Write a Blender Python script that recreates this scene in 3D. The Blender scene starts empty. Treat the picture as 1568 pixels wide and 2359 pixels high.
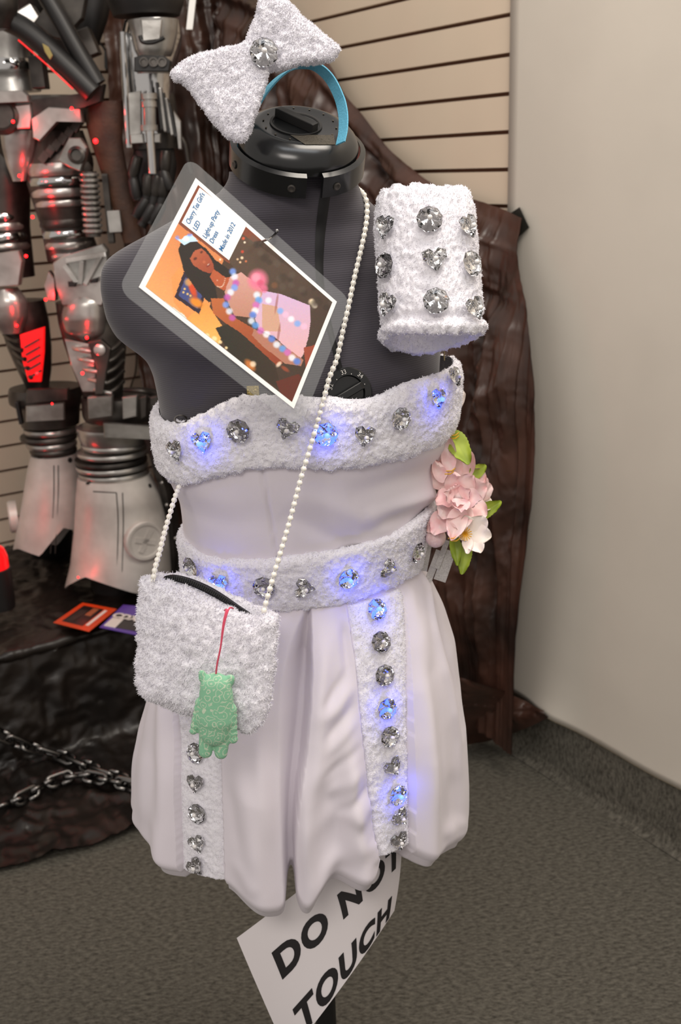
import bpy, bmesh, math, random
import numpy as np
from mathutils import Vector, Matrix
from mathutils.bvhtree import BVHTree

random.seed(7)
rng = np.random.default_rng(7)
scene = bpy.context.scene
col = scene.collection

# ------------------------------------------------------------------ camera
FPX, PITCH, ROLL, CAM_H = 2450.0, math.radians(18.2), math.radians(-2.1), 1.42
CX, CY = 784.0, 1179.5
FW = np.array([0, math.cos(PITCH), -math.sin(PITCH)])
U0 = np.array([0, math.sin(PITCH), math.cos(PITCH)])
RT = math.cos(ROLL) * np.array([1., 0, 0]) + math.sin(ROLL) * U0
UP = -math.sin(ROLL) * np.array([1., 0, 0]) + math.cos(ROLL) * U0
CAM = np.array([0, 0, CAM_H])
cam_data = bpy.data.cameras.new('camera')
cam = bpy.data.objects.new('camera', cam_data)
col.objects.link(cam)
M = Matrix.Identity(4)
for i in range(3):
    M[i][0], M[i][1], M[i][2], M[i][3] = RT[i], UP[i], -FW[i], CAM[i]
cam.matrix_world = M
cam_data.sensor_fit = 'VERTICAL'
cam_data.sensor_height = 36.0
cam_data.lens = FPX * 36.0 / 2359.0
cam_data.clip_start = 0.05
cam_data.dof.use_dof = True
cam_data.dof.focus_distance = 1.09
cam_data.dof.aperture_fstop = 9.0
scene.camera = cam

# ------------------------------------------------------------------ world, lights, exposure
scene.view_settings.view_transform = 'Standard'
scene.view_settings.look = 'None'
scene.view_settings.exposure = 0.0
scene.view_settings.gamma = 1.0
scene.view_settings.use_curve_mapping = False
world = bpy.data.worlds.new('world')
scene.world = world
world.use_nodes = True
world.node_tree.nodes['Background'].inputs[0].default_value = (1.0, 0.925, 0.86, 1)
world.node_tree.nodes['Background'].inputs[1].default_value = 0.66

def area_light(name, loc, target, sx, sy, power, color):
    d = bpy.data.lights.new(name, 'AREA')
    d.shape = 'RECTANGLE'
    d.size, d.size_y = sx, sy
    d.energy = power
    d.color = color
    o = bpy.data.objects.new(name, d)
    col.objects.link(o)
    o.location = loc
    o.rotation_euler = (Vector(target) - Vector(loc)).to_track_quat('-Z', 'Y').to_euler()
    return o

area_light('ceiling_tube_light', (0.25, 0.45, 2.75), (0.25, 0.55, 0), 1.2, 0.3, 5.5, (0.90, 0.95, 1.0))
area_light('ceiling_panel_light', (-0.5, -1.2, 2.9), (-0.1, 1.0, 0.6), 1.2, 0.6, 26, (1.0, 0.93, 0.86))
area_light('ceiling_spot_light', (0.55, 1.0, 2.9), (0.3, 2.2, 1.3), 0.9, 0.6, 28, (1.0, 0.91, 0.80))

# ------------------------------------------------------------------ pixel helpers
def ray(px, py):
    return FW + RT * (px - CX) / FPX - UP * (py - CY) / FPX

def atY(px, py, Y):
    d = ray(px, py)
    return CAM + d * (Y / d[1])

def atZ(px, py, Z):
    d = ray(px, py)
    return CAM + d * ((Z - CAM_H) / d[2])

def onplane(px, py, p0, n):
    d = ray(px, py)
    return CAM + d * (np.dot(np.asarray(p0) - CAM, n) / np.dot(d, n))

def proj(P):
    v = np.asarray(P) - CAM
    z = v @ FW
    return CX + FPX * (v @ RT) / z, CY - FPX * (v @ UP) / z

# ------------------------------------------------------------------ numpy noise
def _h(i, j, k, s):
    n = (i * 374761393 + j * 668265263 + k * 2147483647 + s * 974711) & 0x7fffffff
    n = ((n ^ (n >> 13)) * 1274126177) & 0x7fffffff
    n = ((n ^ (n >> 16)) * 1103515245 + 12345) & 0x7fffffff
    return ((n >> 8) & 0xffff) / 65535.0

def vnoise(P, s=0):
    P = np.asarray(P, float)
    I = np.floor(P).astype(np.int64)
    F = P - I
    F = F * F * (3 - 2 * F)
    r = 0
    for a in (0, 1):
        for b in (0, 1):
            for c in (0, 1):
                w = (F[:, 0] if a else 1 - F[:, 0]) * (F[:, 1] if b else 1 - F[:, 1]) * (F[:, 2] if c else 1 - F[:, 2])
                r = r + w * _h(I[:, 0] + a, I[:, 1] + b, I[:, 2] + c, s)
    return r * 2 - 1

def fbm(P, s=0, o=3):
    P = np.asarray(P, float)
    r, a = 0, 1.0
    for k in range(o):
        r = r + a * vnoise(P * 2 ** k + 7.3 * k, s + k)
        a *= .5
    return r

def worley(P, s=0):
    P = np.asarray(P, float)
    I = np.floor(P).astype(np.int64)
    best = np.full(len(P), 9.0)
    second = np.full(len(P), 9.0)
    for a in (-1, 0, 1):
        for b in (-1, 0, 1):
            for c in (-1, 0, 1):
                i, j, k = I[:, 0] + a, I[:, 1] + b, I[:, 2] + c
                d = ((i + _h(i, j, k, s) - P[:, 0]) ** 2 + (j + _h(i, j, k, s + 1) - P[:, 1]) ** 2 + (k + _h(i, j, k, s + 2) - P[:, 2]) ** 2) ** .5
                second = np.minimum(second, np.maximum(best, d))
                best = np.minimum(best, d)
    return best, second

def interp(x, xs, ys):
    xs, ys = np.asarray(xs, float), np.asarray(ys, float)
    o = np.argsort(xs)
    return np.interp(x, xs[o], ys[o])

def spline(pts, n):
    """Catmull-Rom through pts, resampled evenly to n points."""
    P = np.asarray(pts, float)
    Q = np.vstack([2 * P[0] - P[1], P, 2 * P[-1] - P[-2]])
    out = []
    for i in range(1, len(Q) - 2):
        for t in np.linspace(0, 1, 24, endpoint=False):
            a, b, c, d = Q[i - 1], Q[i], Q[i + 1], Q[i + 2]
            out.append(.5 * (2 * b + (c - a) * t + (2 * a - 5 * b + 4 * c - d) * t * t + (3 * b - a - 3 * c + d) * t ** 3))
    out.append(P[-1])
    out = np.array(out)
    L = np.r_[0, np.cumsum(np.linalg.norm(np.diff(out, axis=0), axis=1))]
    s = np.linspace(0, L[-1], n)
    return np.stack([np.interp(s, L, out[:, k]) for k in range(out.shape[1])], 1)

# ------------------------------------------------------------------ materials
def lin(c):
    return tuple(((v / 255) / 12.92 if v / 255 <= .04045 else ((v / 255 + .055) / 1.055) ** 2.4) for v in c)

def mat(name, rgb, rough=.5, metal=0, spec=.5, var=0, vscale=8, bump=0, bscale=200, emit=None, estr=0, trans=0, sheen=0, rgb2=None, detail=3, ior=1.5, alpha=1, stretch=None, coat=0):
    m = bpy.data.materials.new(name)
    m.use_nodes = True
    nt = m.node_tree
    b = nt.nodes['Principled BSDF']
    c = lin(rgb)
    b.inputs['Base Color'].default_value = (*c, 1)
    b.inputs['Roughness'].default_value = rough
    b.inputs['Metallic'].default_value = metal
    b.inputs['Specular IOR Level'].default_value = spec
    b.inputs['IOR'].default_value = ior
    b.inputs['Transmission Weight'].default_value = trans
    b.inputs['Alpha'].default_value = alpha
    b.inputs['Coat Weight'].default_value = coat
    if sheen:
        b.inputs['Sheen Weight'].default_value = sheen
    if emit:
        b.inputs['Emission Color'].default_value = (*lin(emit), 1)
        b.inputs['Emission Strength'].default_value = estr
    if var or rgb2 or bump:
        tc = nt.nodes.new('ShaderNodeTexCoord')
        mp = nt.nodes.new('ShaderNodeMapping')
        nt.links.new(tc.outputs['Object'], mp.inputs['Vector'])
        if stretch:
            mp.inputs['Scale'].default_value = stretch
    if var or rgb2:
        nz = nt.nodes.new('ShaderNodeTexNoise')
        nz.inputs['Scale'].default_value = vscale
        nz.inputs['Detail'].default_value = detail
        nt.links.new(mp.outputs[0], nz.inputs['Vector'])
        rp = nt.nodes.new('ShaderNodeValToRGB')
        rp.color_ramp.elements[0].position = .35
        rp.color_ramp.elements[1].position = .65
        c2 = lin(rgb2) if rgb2 else tuple(min(1, v * (1 + var)) for v in c)
        c1 = c if rgb2 else tuple(v * (1 - var) for v in c)
        rp.color_ramp.elements[0].color = (*c1, 1)
        rp.color_ramp.elements[1].color = (*c2, 1)
        nt.links.new(nz.outputs['Fac'], rp.inputs[0])
        nt.links.new(rp.outputs[0], b.inputs['Base Color'])
    if bump:
        n2 = nt.nodes.new('ShaderNodeTexNoise')
        n2.inputs['Scale'].default_value = bscale
        n2.inputs['Detail'].default_value = 4
        nt.links.new(mp.outputs[0], n2.inputs['Vector'])
        bp = nt.nodes.new('ShaderNodeBump')
        bp.inputs['Strength'].default_value = bump
        bp.inputs['Distance'].default_value = .002
        nt.links.new(n2.outputs['Fac'], bp.inputs['Height'])
        nt.links.new(bp.outputs[0], b.inputs['Normal'])
    return m

def knit_material():
    m = mat('charcoal_knit', (72, 68, 74), .85, sheen=.3)
    nt = m.node_tree
    b = nt.nodes['Principled BSDF']
    tc = nt.nodes.new('ShaderNodeTexCoord')
    w = nt.nodes.new('ShaderNodeTexWave')
    w.bands_direction = 'Z'
    w.inputs['Scale'].default_value = 140
    w.inputs['Distortion'].default_value = .6
    nt.links.new(tc.outputs['Object'], w.inputs['Vector'])
    bp = nt.nodes.new('ShaderNodeBump')
    bp.inputs['Strength'].default_value = .2
    bp.inputs['Distance'].default_value = .0015
    nt.links.new(w.outputs['Fac'], bp.inputs['Height'])
    nt.links.new(bp.outputs[0], b.inputs['Normal'])
    r = nt.nodes.new('ShaderNodeMix')
    r.data_type = 'RGBA'
    r.inputs[6].default_value = (*lin((57, 53, 60)), 1)
    r.inputs[7].default_value = (*lin((67, 63, 71)), 1)
    nt.links.new(w.outputs['Fac'], r.inputs[0])
    nt.links.new(r.outputs[2], b.inputs['Base Color'])
    return m

def carpet_material():
    m = mat('grey_carpet', (100, 95, 86), .95, spec=.1)
    nt = m.node_tree
    b = nt.nodes['Principled BSDF']
    tc = nt.nodes.new('ShaderNodeTexCoord')
    mp = nt.nodes.new('ShaderNodeMapping')
    mp.inputs['Rotation'].default_value = (0, 0, math.radians(-30))
    mp.inputs['Scale'].default_value = (1, 2.2, 1)
    nt.links.new(tc.outputs['Object'], mp.inputs['Vector'])
    n1 = nt.nodes.new('ShaderNodeTexNoise')
    n1.inputs['Scale'].default_value = 75
    n1.inputs['Detail'].default_value = 6
    n1.inputs['Roughness'].default_value = .7
    nt.links.new(mp.outputs[0], n1.inputs['Vector'])
    rp = nt.nodes.new('ShaderNodeValToRGB')
    e = rp.color_ramp.elements
    e[0].position, e[1].position = .3, .72
    e[0].color = (*lin((57, 54, 49)), 1)
    e[1].color = (*lin((128, 124, 114)), 1)
    nt.links.new(n1.outputs['Fac'], rp.inputs[0])
    nt.links.new(rp.outputs[0], b.inputs['Base Color'])
    bp = nt.nodes.new('ShaderNodeBump')
    bp.inputs['Strength'].default_value = .9
    bp.inputs['Distance'].default_value = .006
    nt.links.new(n1.outputs['Fac'], bp.inputs['Height'])
    nt.links.new(bp.outputs[0], b.inputs['Normal'])
    return m

MT = {}
MT['knit'] = knit_material()
MT['carpet'] = carpet_material()
MT['fleece'] = mat('white_fleece', (234, 232, 238), .95, spec=.1, sheen=.3)
MT['satin'] = mat('white_satin', (222, 215, 223), .55, spec=.3, sheen=.2, bump=.06, bscale=900)
MT['slat'] = mat('cream_laminate', (222, 205, 184), .45, var=.04, vscale=3)
MT['groove'] = mat('brown_hardboard', (92, 58, 40), .8)
MT['wallpaint'] = mat('white_board_paint', (209, 202, 191), .6, var=.03, vscale=4, bump=.05, bscale=60)
MT['edge'] = mat('board_edge', (222, 200, 160), .7)
MT['blackplastic'] = mat('black_moulded_plastic', (22, 23, 24), .22, spec=.5)
MT['blackmatte'] = mat('black_matte', (14, 13, 13), .6)
MT['rubber'] = mat('black_fabric_gap', (9, 8, 9), .7)
MT['gem'] = mat('clear_crystal', (252, 252, 252), .0, trans=1, ior=1.52)
MT['foilback'] = mat('silver_foil_backing', (235, 235, 238), .05, metal=1)
MT['gemdark'] = mat('clear_crystal_smoky', (226, 224, 224), .0, trans=1, ior=1.52)
MT['ledoff'] = mat('clear_led', (225, 222, 220), .15, spec=.8)
MT['ledon'] = mat('lit_blue_led', (120, 150, 255), .3, emit=(44, 66, 255), estr=9)
MT['pearl'] = mat('pearl', (244, 240, 230), .22, spec=.7, coat=.5)
MT['pearlcord'] = mat('pearl_cord', (236, 232, 224), .4)
MT['zip'] = mat('black_zip', (26, 24, 26), .5, bump=.6, bscale=600)
MT['pink'] = mat('pink_cord', (232, 92, 118), .6)
MT['bluestrap'] = mat('blue_elastic', (92, 170, 200), .7, bump=.4, bscale=500)
MT['paper'] = mat('white_paper', (226, 220, 222), .7)
MT['ink'] = mat('black_ink', (24, 20, 22), .7)
MT['blueink'] = mat('blue_ink', (48, 112, 168), .7)
MT['cardpaper'] = mat('card_white', (240, 240, 238), .5)
MT['laminate'] = mat('clear_laminate', (205, 208, 210), .08, spec=.5, alpha=.09)
MT['petalpink'] = mat('pink_petal', (246, 198, 198), .6, rgb2=(252, 232, 228), vscale=60)
MT['petalwhite'] = mat('white_petal', (238, 230, 216), .6, rgb2=(246, 232, 226), vscale=30)
MT['leaf'] = mat('green_leaf', (124, 146, 34), .5, rgb2=(168, 186, 62), vscale=30)
MT['stamen'] = mat('yellow_stamen', (222, 168, 40), .6)
MT['glitter'] = mat('glitter_ribbon', (176, 172, 168), .35, rgb2=(205, 202, 198), vscale=700, alpha=.75)
MT['bulb'] = mat('glitter_berry', (228, 192, 192), .3, rgb2=(240, 214, 212), vscale=300)
MT['tarp'] = mat('brown_plastic_film', (38, 25, 20), .36, spec=.5, rgb2=(78, 51, 41), vscale=7, bump=.15, bscale=40)
MT['bag'] = mat('black_plastic_film', (19, 15, 13), .36, spec=.4, rgb2=(32, 26, 22), vscale=9)
MT['silver'] = mat('brushed_silver', (196, 194, 190), .28, metal=.8, rgb2=(136, 132, 128), vscale=11, bump=.2, bscale=60)
MT['chrome'] = mat('chrome', (190, 190, 190), .12, metal=1)
MT['gun'] = mat('gunmetal', (84, 80, 76), .38, metal=.7, rgb2=(50, 47, 45), vscale=14)
MT['boot'] = mat('silver_painted_plastic', (204, 198, 192), .42, metal=.2, rgb2=(168, 161, 156), vscale=9, bump=.15, bscale=40)
MT['dark'] = mat('dark_plastic', (24, 22, 22), .45)
MT['leather'] = mat('brown_leather', (58, 38, 28), .55, rgb2=(84, 56, 40), vscale=25, bump=.4, bscale=160)
MT['redled'] = mat('lit_red_led', (255, 40, 40), .3, emit=(255, 20, 24), estr=8)
MT['redlens'] = mat('red_lens', (200, 20, 24), .2, emit=(255, 16, 20), estr=.8)
MT['chainsteel'] = mat('chain_steel', (120, 118, 116), .25, metal=1)
MT['tape'] = mat('black_tape', (40, 38, 34), .5)
MT['foil'] = mat('foil_sticker', (84, 78, 68), .4, metal=.6, bump=.8, bscale=900)
MT['goldmesh'] = mat('gold_mesh', (176, 158, 100), .4, metal=.5, bump=.9, bscale=700)
MT['cable'] = mat('brown_cable', (66, 42, 24), .6)
MT['orange'] = mat('orange_print', (196, 66, 24), .35)
MT['darkprint'] = mat('dark_print', (30, 24, 24), .35)
MT['purple'] = mat('purple_print', (84, 56, 150), .35)
MT['whiteprint'] = mat('white_print', (216, 212, 206), .4)
MT['brownprint'] = mat('brown_print', (150, 90, 60), .35)

# ------------------------------------------------------------------ scene graph helpers
def tag(o, label=None, cat=None, group=None, kind=None):
    if label: o['label'] = label
    if cat: o['category'] = cat
    if group: o['group'] = group
    if kind: o['kind'] = kind
    return o

def thing(name, loc, label, cat, group=None):
    o = bpy.data.objects.new(name, None)
    o.empty_display_size = .05
    col.objects.link(o)
    o.location = loc
    tag(o, label, cat, group)
    return o

def base_of(o):
    v = Vector((0, 0, 0))
    while o is not None:
        v += o.location
        o = o.parent
    return v

def mk(name, V, F, m, parent=None, smooth=True, label=None):
    """One mesh object; V is in world coordinates."""
    V = np.asarray(V, float)
    if parent is not None:
        V = V - np.array(base_of(parent))
    me = bpy.data.meshes.new(name)
    me.from_pydata(V.tolist(), [], [list(map(int, f)) for f in F])
    me.materials.append(m if not isinstance(m, str) else MT[m])
    if smooth:
        me.polygons.foreach_set('use_smooth', [True] * len(me.polygons))
    me.update()
    if smooth and len(V) < 4000:
        me.set_sharp_from_angle(angle=math.radians(38))
    o = bpy.data.objects.new(name, me)
    col.objects.link(o)
    o.parent = parent
    if label: o['label'] = label
    return o

def inst(name, me, mw, parent):
    """An object sharing mesh data, placed by a world matrix under a translated parent."""
    o = bpy.data.objects.new(name, me)
    col.objects.link(o)
    o.parent = parent
    o.matrix_basis = Matrix.Translation(-base_of(parent)) @ mw if parent else mw
    return o

def gridfaces(nr, nc, wrap=False, off=0):
    F = []
    for i in range(nr - 1):
        for j in range(nc if wrap else nc - 1):
            k = (j + 1) % nc
            F.append((off + i * nc + j, off + i * nc + k, off + (i + 1) * nc + k, off + (i + 1) * nc + j))
    return F

def loft(rings, capa=True, capb=True):
    n = len(rings[0])
    V = np.concatenate([np.asarray(r) for r in rings])
    F = gridfaces(len(rings), n, True)
    if capa: F.append(tuple(range(n))[::-1])
    if capb: F.append(tuple(range((len(rings) - 1) * n, len(rings) * n)))
    return V, F

def frames(P):
    P = np.asarray(P, float)
    T = np.gradient(P, axis=0)
    T /= np.linalg.norm(T, axis=1)[:, None] + 1e-12
    u = np.cross(T[0], [0, 0, 1.0])
    if np.linalg.norm(u) < 1e-3: u = np.cross(T[0], [1.0, 0, 0])
    u /= np.linalg.norm(u)
    U = []
    for t in T:
        u = u - t * (u @ t)
        u /= np.linalg.norm(u)
        U.append(u)
    U = np.array(U)
    return T, U, np.cross(T, U)

def tube(P, r, n=8):
    P = np.asarray(P, float)
    T, U, W = frames(P)
    r = np.broadcast_to(np.asarray(r, float), (len(P),))
    a = np.linspace(0, 2 * np.pi, n, endpoint=False)
    rings = [P[i] + r[i] * (np.cos(a)[:, None] * U[i] + np.sin(a)[:, None] * W[i]) for i in range(len(P))]
    return loft(rings)

def join(*parts):
    V, F, o = [], [], 0
    for v, f in parts:
        V.append(np.asarray(v, float))
        F += [tuple(i + o for i in q) for q in f]
        o += len(v)
    return np.concatenate(V), F

def prism(poly3, nrm, th):
    """Polygon (world points) extruded by th along nrm, with a small chamfer."""
    P = np.asarray(poly3, float)
    nrm = np.asarray(nrm, float) / np.linalg.norm(nrm)
    c = P.mean(0)
    ch = min(th * .3, .0025)
    inner = c + (P - c) * (1 - ch / (np.linalg.norm(P - c, axis=1)[:, None] + 1e-9))
    rings = [P, P + nrm * (th - ch), inner + nrm * th]
    return loft(rings)

def pxprism(pix, Y, th, tilt=0):
    P = [atY(x, y, Y) for x, y in pix]
    return prism(P, (tilt, -1, 0), th)

def lathe(profile, n, origin, axis, ref=(1, 0, 0), cap=True):
    """profile: (radius, height) along axis."""
    axis = np.asarray(axis, float) / np.linalg.norm(axis)
    u = np.asarray(ref, float) - axis * (np.asarray(ref) @ axis)
    u /= np.linalg.norm(u)
    w = np.cross(axis, u)
    a = np.linspace(0, 2 * np.pi, n, endpoint=False)
    rings = [np.asarray(origin) + axis * h + r * (np.cos(a)[:, None] * u + np.sin(a)[:, None] * w) for r, h in profile]
    return loft(rings, cap, cap)

def boxm(c, ex, ey, ez, bevel=0):
    """Box from centre and half-extent vectors, chamfered along ez ends."""
    c, ex, ey, ez = (np.asarray(v, float) for v in (c, ex, ey, ez))
    q = [(-1, -1), (1, -1), (1, 1), (-1, 1)]
    def ring(s, k): return np.array([c + ex * a * s + ey * b * s + ez * k for a, b in q])
    if bevel:
        return loft([ring(1 - bevel, -1), ring(1, -1 + bevel), ring(1, 1 - bevel), ring(1 - bevel, 1)])
    return loft([ring(1, -1), ring(1, 1)])

def ellipsoid(c, rx, ry, rz, n=16, m=10):
    rings = []
    for t in np.linspace(-np.pi / 2 + .12, np.pi / 2 - .12, m):
        a = np.linspace(0, 2 * np.pi, n, endpoint=False)
        rings.append(np.stack([c[0] + rx * np.cos(t) * np.cos(a), c[1] + ry * np.cos(t) * np.sin(a), np.full(n, c[2] + rz * np.sin(t))], 1))
    return loft(rings)

def normals_grid(G):
    """G: (rows, cols, 3) -> unit normals."""
    du = np.gradient(G, axis=1)
    dv = np.gradient(G, axis=0)
    N = np.cross(du, dv)
    return N / (np.linalg.norm(N, axis=2)[:, :, None] + 1e-12)

class Surf:
    """Body of stacked ellipses read from a left and a right outline."""
    def __init__(s, L, R, Y0, ratio, yaw=0, power=2.0):
        s.Y0, s.yaw, s.pw = Y0, math.radians(yaw), power
        l = np.array([atY(x, y, Y0) for x, y in L]); r = np.array([atY(x, y, Y0) for x, y in R])
        s.lz, s.lx, s.rz, s.rx = l[:, 2], l[:, 0], r[:, 2], r[:, 0]
        s.zmax = min(s.lz.max(), s.rz.max()); s.zmin = max(s.lz.min(), s.rz.min())
        if np.isscalar(ratio): ratio = [(L[0][1], ratio), (L[-1][1], ratio)]
        s.qz = np.array([atY(CX, y, Y0)[2] for y, _ in ratio]); s.q = np.array([q for _, q in ratio])
    def _sm(s, z, xs, ys):
        return (interp(z - .006, xs, ys) + 2 * interp(z, xs, ys) + interp(z + .006, xs, ys)) / 4
    def par(s, z):
        xl, xr = s._sm(z, s.lz, s.lx), s._sm(z, s.rz, s.rx)
        q = s._sm(z, s.qz, s.q)
        hw = (xr - xl) / 2
        a = hw / np.sqrt(math.cos(s.yaw) ** 2 + (q * math.sin(s.yaw)) ** 2)
        return (xl + xr) / 2, a, a * q
    def pt(s, phi, z, off=0):
        phi, z = np.broadcast_arrays(np.asarray(phi, float), np.asarray(z, float))
        xc, a, b = s.par(z)
        c, sn = np.cos(phi), np.sin(phi)
        e = 2 / s.pw
        lx = a * np.sign(c) * np.abs(c) ** e
        ly = b * np.sign(sn) * np.abs(sn) ** e
        nx, ny = b * c, a * sn
        k = np.sqrt(nx ** 2 + ny ** 2) + 1e-9
        lx = lx + off * nx / k
        ly = ly + off * ny / k
        cy, sy = math.cos(s.yaw), math.sin(s.yaw)
        return np.stack([xc + lx * cy - ly * sy, s.Y0 + lx * sy + ly * cy, z], -1)
    def inv(s, P):
        xc, a, b = s.par(P[2])
        dx, dy = P[0] - xc, P[1] - s.Y0
        cy, sy = math.cos(s.yaw), math.sin(s.yaw)
        lx, ly = dx * cy + dy * sy, -dx * sy + dy * cy
        return math.atan2(ly / b, lx / a), P[2]
    def grid(s, nz, nphi, z0=None, z1=None, off=0):
        z = np.linspace(s.zmax if z0 is None else z0, s.zmin if z1 is None else z1, nz)
        ph = np.linspace(-np.pi, np.pi, nphi, endpoint=False)
        return s.pt(ph[None, :], z[:, None], off)
    def mesh(s, nz, nphi, **k):
        G = s.grid(nz, nphi, **k)
        return loft(list(G))
    def bvh(s, off=0):
        V, F = s.mesh(80, 160, off=off)
        return BVHTree.FromPolygons(V.tolist(), F)

def cast(bvh, px, py):
    d = ray(px, py)
    h = bvh.ray_cast(Vector(CAM), Vector(d).normalized())
    if h[0] is None:
        return None, None
    nr = np.array(h[1])
    return np.array(h[0]), (-nr if nr @ d > 0 else nr)

def fleece_offset(P, amp=.0019, cell=.0040):
    f1, f2 = worley(P / cell, 3)
    lump = 1 - np.minimum(f1, 1) ** 2
    return amp * (lump - .5) + amp * .6 * fbm(P / (cell * 1.8), 11, 2)

def tufts(V, F, count, length=.0035, seed=1):
    """Short curled fibres standing out of a fleece surface, returned with the surface itself."""
    r = np.random.default_rng(seed)
    V = np.asarray(V, float)
    Q = np.array([f for f in F if len(f) == 4])
    a, b, c, d = V[Q[:, 0]], V[Q[:, 1]], V[Q[:, 2]], V[Q[:, 3]]
    n = np.cross(c - a, d - b)
    area = np.linalg.norm(n, axis=1)
    n = n / (area[:, None] + 1e-15)
    k = r.choice(len(Q), count, p=area / area.sum())
    u, v = r.random((2, count, 1))
    p = (1 - v) * ((1 - u) * a[k] + u * b[k]) + v * ((1 - u) * d[k] + u * c[k])
    n = n[k]
    # make normals point outwards from the local middle of the piece
    rd = r.normal(size=(count, 3))
    d1_ = n * 1.0 + rd * .55
    d1_ /= np.linalg.norm(d1_, axis=1)[:, None]
    s_ = np.cross(d1_, r.normal(size=(count, 3)))
    s_ /= np.linalg.norm(s_, axis=1)[:, None]
    L = length * (.4 + .6 * r.random((count, 1)))
    w_ = .00034
    d2_ = d1_ + s_ * .9 + rd * .3
    d2_ /= np.linalg.norm(d2_, axis=1)[:, None]
    base = p - d1_ * .0006
    mid = base + d1_ * L * .6
    tip = mid + d2_ * L * .5
    T_ = np.stack([base - s_ * w_, base + s_ * w_, mid + s_ * w_ * .9, mid - s_ * w_ * .9, tip], 1).reshape(-1, 3)
    o = len(V)
    FF = list(F)
    for i in range(count):
        q = o + 5 * i
        FF.append((q, q + 1, q + 2, q + 3)); FF.append((q + 3, q + 2, q + 4))
    return np.concatenate([V, T_]), FF

def puff(B, c, nrm, th, rings=26, power=5, fur=True, amp=.0019, cell=.0040, bulge=0):
    """Closed cushion from a boundary B (n,3) that is star-shaped about c."""
    B, c, nrm = np.asarray(B, float), np.asarray(c, float), np.asarray(nrm, float) / np.linalg.norm(nrm)
    n = len(B)
    R = []
    for sgn in (1, -1):
        ts = np.linspace(0.02, 1, rings) if sgn > 0 else np.linspace(1, .02, rings)[1:]
        for t in ts:
            h = th * (1 - t ** power) ** .5
            hb = bulge * (1 - t * t)
            R.append(c + (B - c) * t + nrm * sgn * (h + hb))
    V, F = loft(R)
    if fur:
        G = np.array(R)
        Nn = normals_grid(G)
        if (Nn[2].mean(0) @ nrm) < 0: Nn = -Nn
        V = V + Nn.reshape(-1, 3) * fleece_offset(V, amp, cell)[:, None]
    return V, F
# ================================================================== structure
TH = math.radians(122.3)
D1 = np.array([math.cos(TH), math.sin(TH), 0])          # along the right-hand wall, going away
D2 = np.array([math.sin(TH), -math.cos(TH), 0])         # along the left-hand wall, going right
NR = -D2                                                # right-hand wall faces the room
NL = -D1                                                # left-hand wall faces the room
WA = np.array([.395, 2.392, 0])                         # where slats end and the white board starts
WC = np.array([-.358, 3.584, 0])                        # the room corner
UPZ = np.array([0, 0, 1.0])

fl = 4.5
floor = mk('floor', [(-fl, -fl + 1, 0), (fl, -fl + 1, 0), (fl, fl + 1, 0), (-fl, fl + 1, 0), (-fl, -fl + 1, -.05), (fl, -fl + 1, -.05), (fl, fl + 1, -.05), (-fl, fl + 1, -.05)],
           [(0, 1, 2, 3), (7, 6, 5, 4), (0, 4, 5, 1), (1, 5, 6, 2), (2, 6, 7, 3), (3, 7, 4, 0)], 'carpet', smooth=False)
tag(floor, kind='structure')

def slat_wall(name, p0, p1, nrm):
    d = (p1 - p0)
    L = np.linalg.norm(d)
    d = d / L
    mid = (p0 + p1) / 2
    back = mk(name, *boxm(mid + UPZ * 1.25 - nrm * .022, d * L / 2, nrm * .01, UPZ * 1.25), 'groove', smooth=False)
    tag(back, kind='structure')
    me = None
    for k in range(-17, 16):
        z = 1.316 + .0762 * k + .0381
        if z < .05 or z > 2.45: continue
        if me is None:
            V, F = boxm((0, 0, 0), d * (L / 2 - .002), nrm * .007, UPZ * .0338, 0)
            o = mk('slat', np.asarray(V), F, 'slat', None, smooth=False)
            me = o.data
            o.parent = back
        else:
            o = bpy.data.objects.new('slat', me)
            col.objects.link(o)
            o.parent = back
        o.location = Vector(mid - nrm * .005 + UPZ * z)
    return back

slat_wall('wall_back', WA + D1 * 0, WC, NR)
slat_wall('wall_left', WC - D2 * 2.6, WC, NL)

# white board wall with its uneven, lifting lower edge
nu, nv = 90, 14
us = np.linspace(0, 2.6, nu)
G = []
for u in us:
    px, _ = proj(WA - D1 * u + UPZ * .16)
    zb = .160 + .006 * math.sin(u * 9 + 1) * math.exp(-((u - .2) / .25) ** 2) + .002 * math.sin(u * 23)
    peel = .016 * math.exp(-((u - .17) / .06) ** 2) + .003
    row = []
    for v in np.linspace(0, 1, nv):
        z = zb + (2.5 - zb) * v ** 2
        row.append(WA - D1 * u + NR * (.012 + peel * math.exp(-(z - zb) / .05)) + UPZ * z)
    G.append(row)
G = np.array(G)
V, F = G.reshape(-1, 3), gridfaces(nu, nv)
V2 = V - NR * .009
n = len(V)
FF = F + [tuple(i + n for i in f[::-1]) for f in F]
for i in range(nu - 1):
    a, b = i * nv, (i + 1) * nv
    FF.append((a, b, b + n, a + n))
for j in range(nv - 1):
    FF.append((j, j + n, j + 1 + n, j + 1))
wr = mk('wall_right', np.concatenate([V, V2]), FF, 'wallpaint', smooth=False)
wr.data.polygons.foreach_set('use_smooth', [i < len(F) for i in range(len(FF))])
tag(wr, kind='structure')
edge_pts = np.array([r[0] - NR * .0045 for r in G])
mk('trim_edge', *tube(edge_pts, .0035, 6), 'edge', wr)

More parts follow.
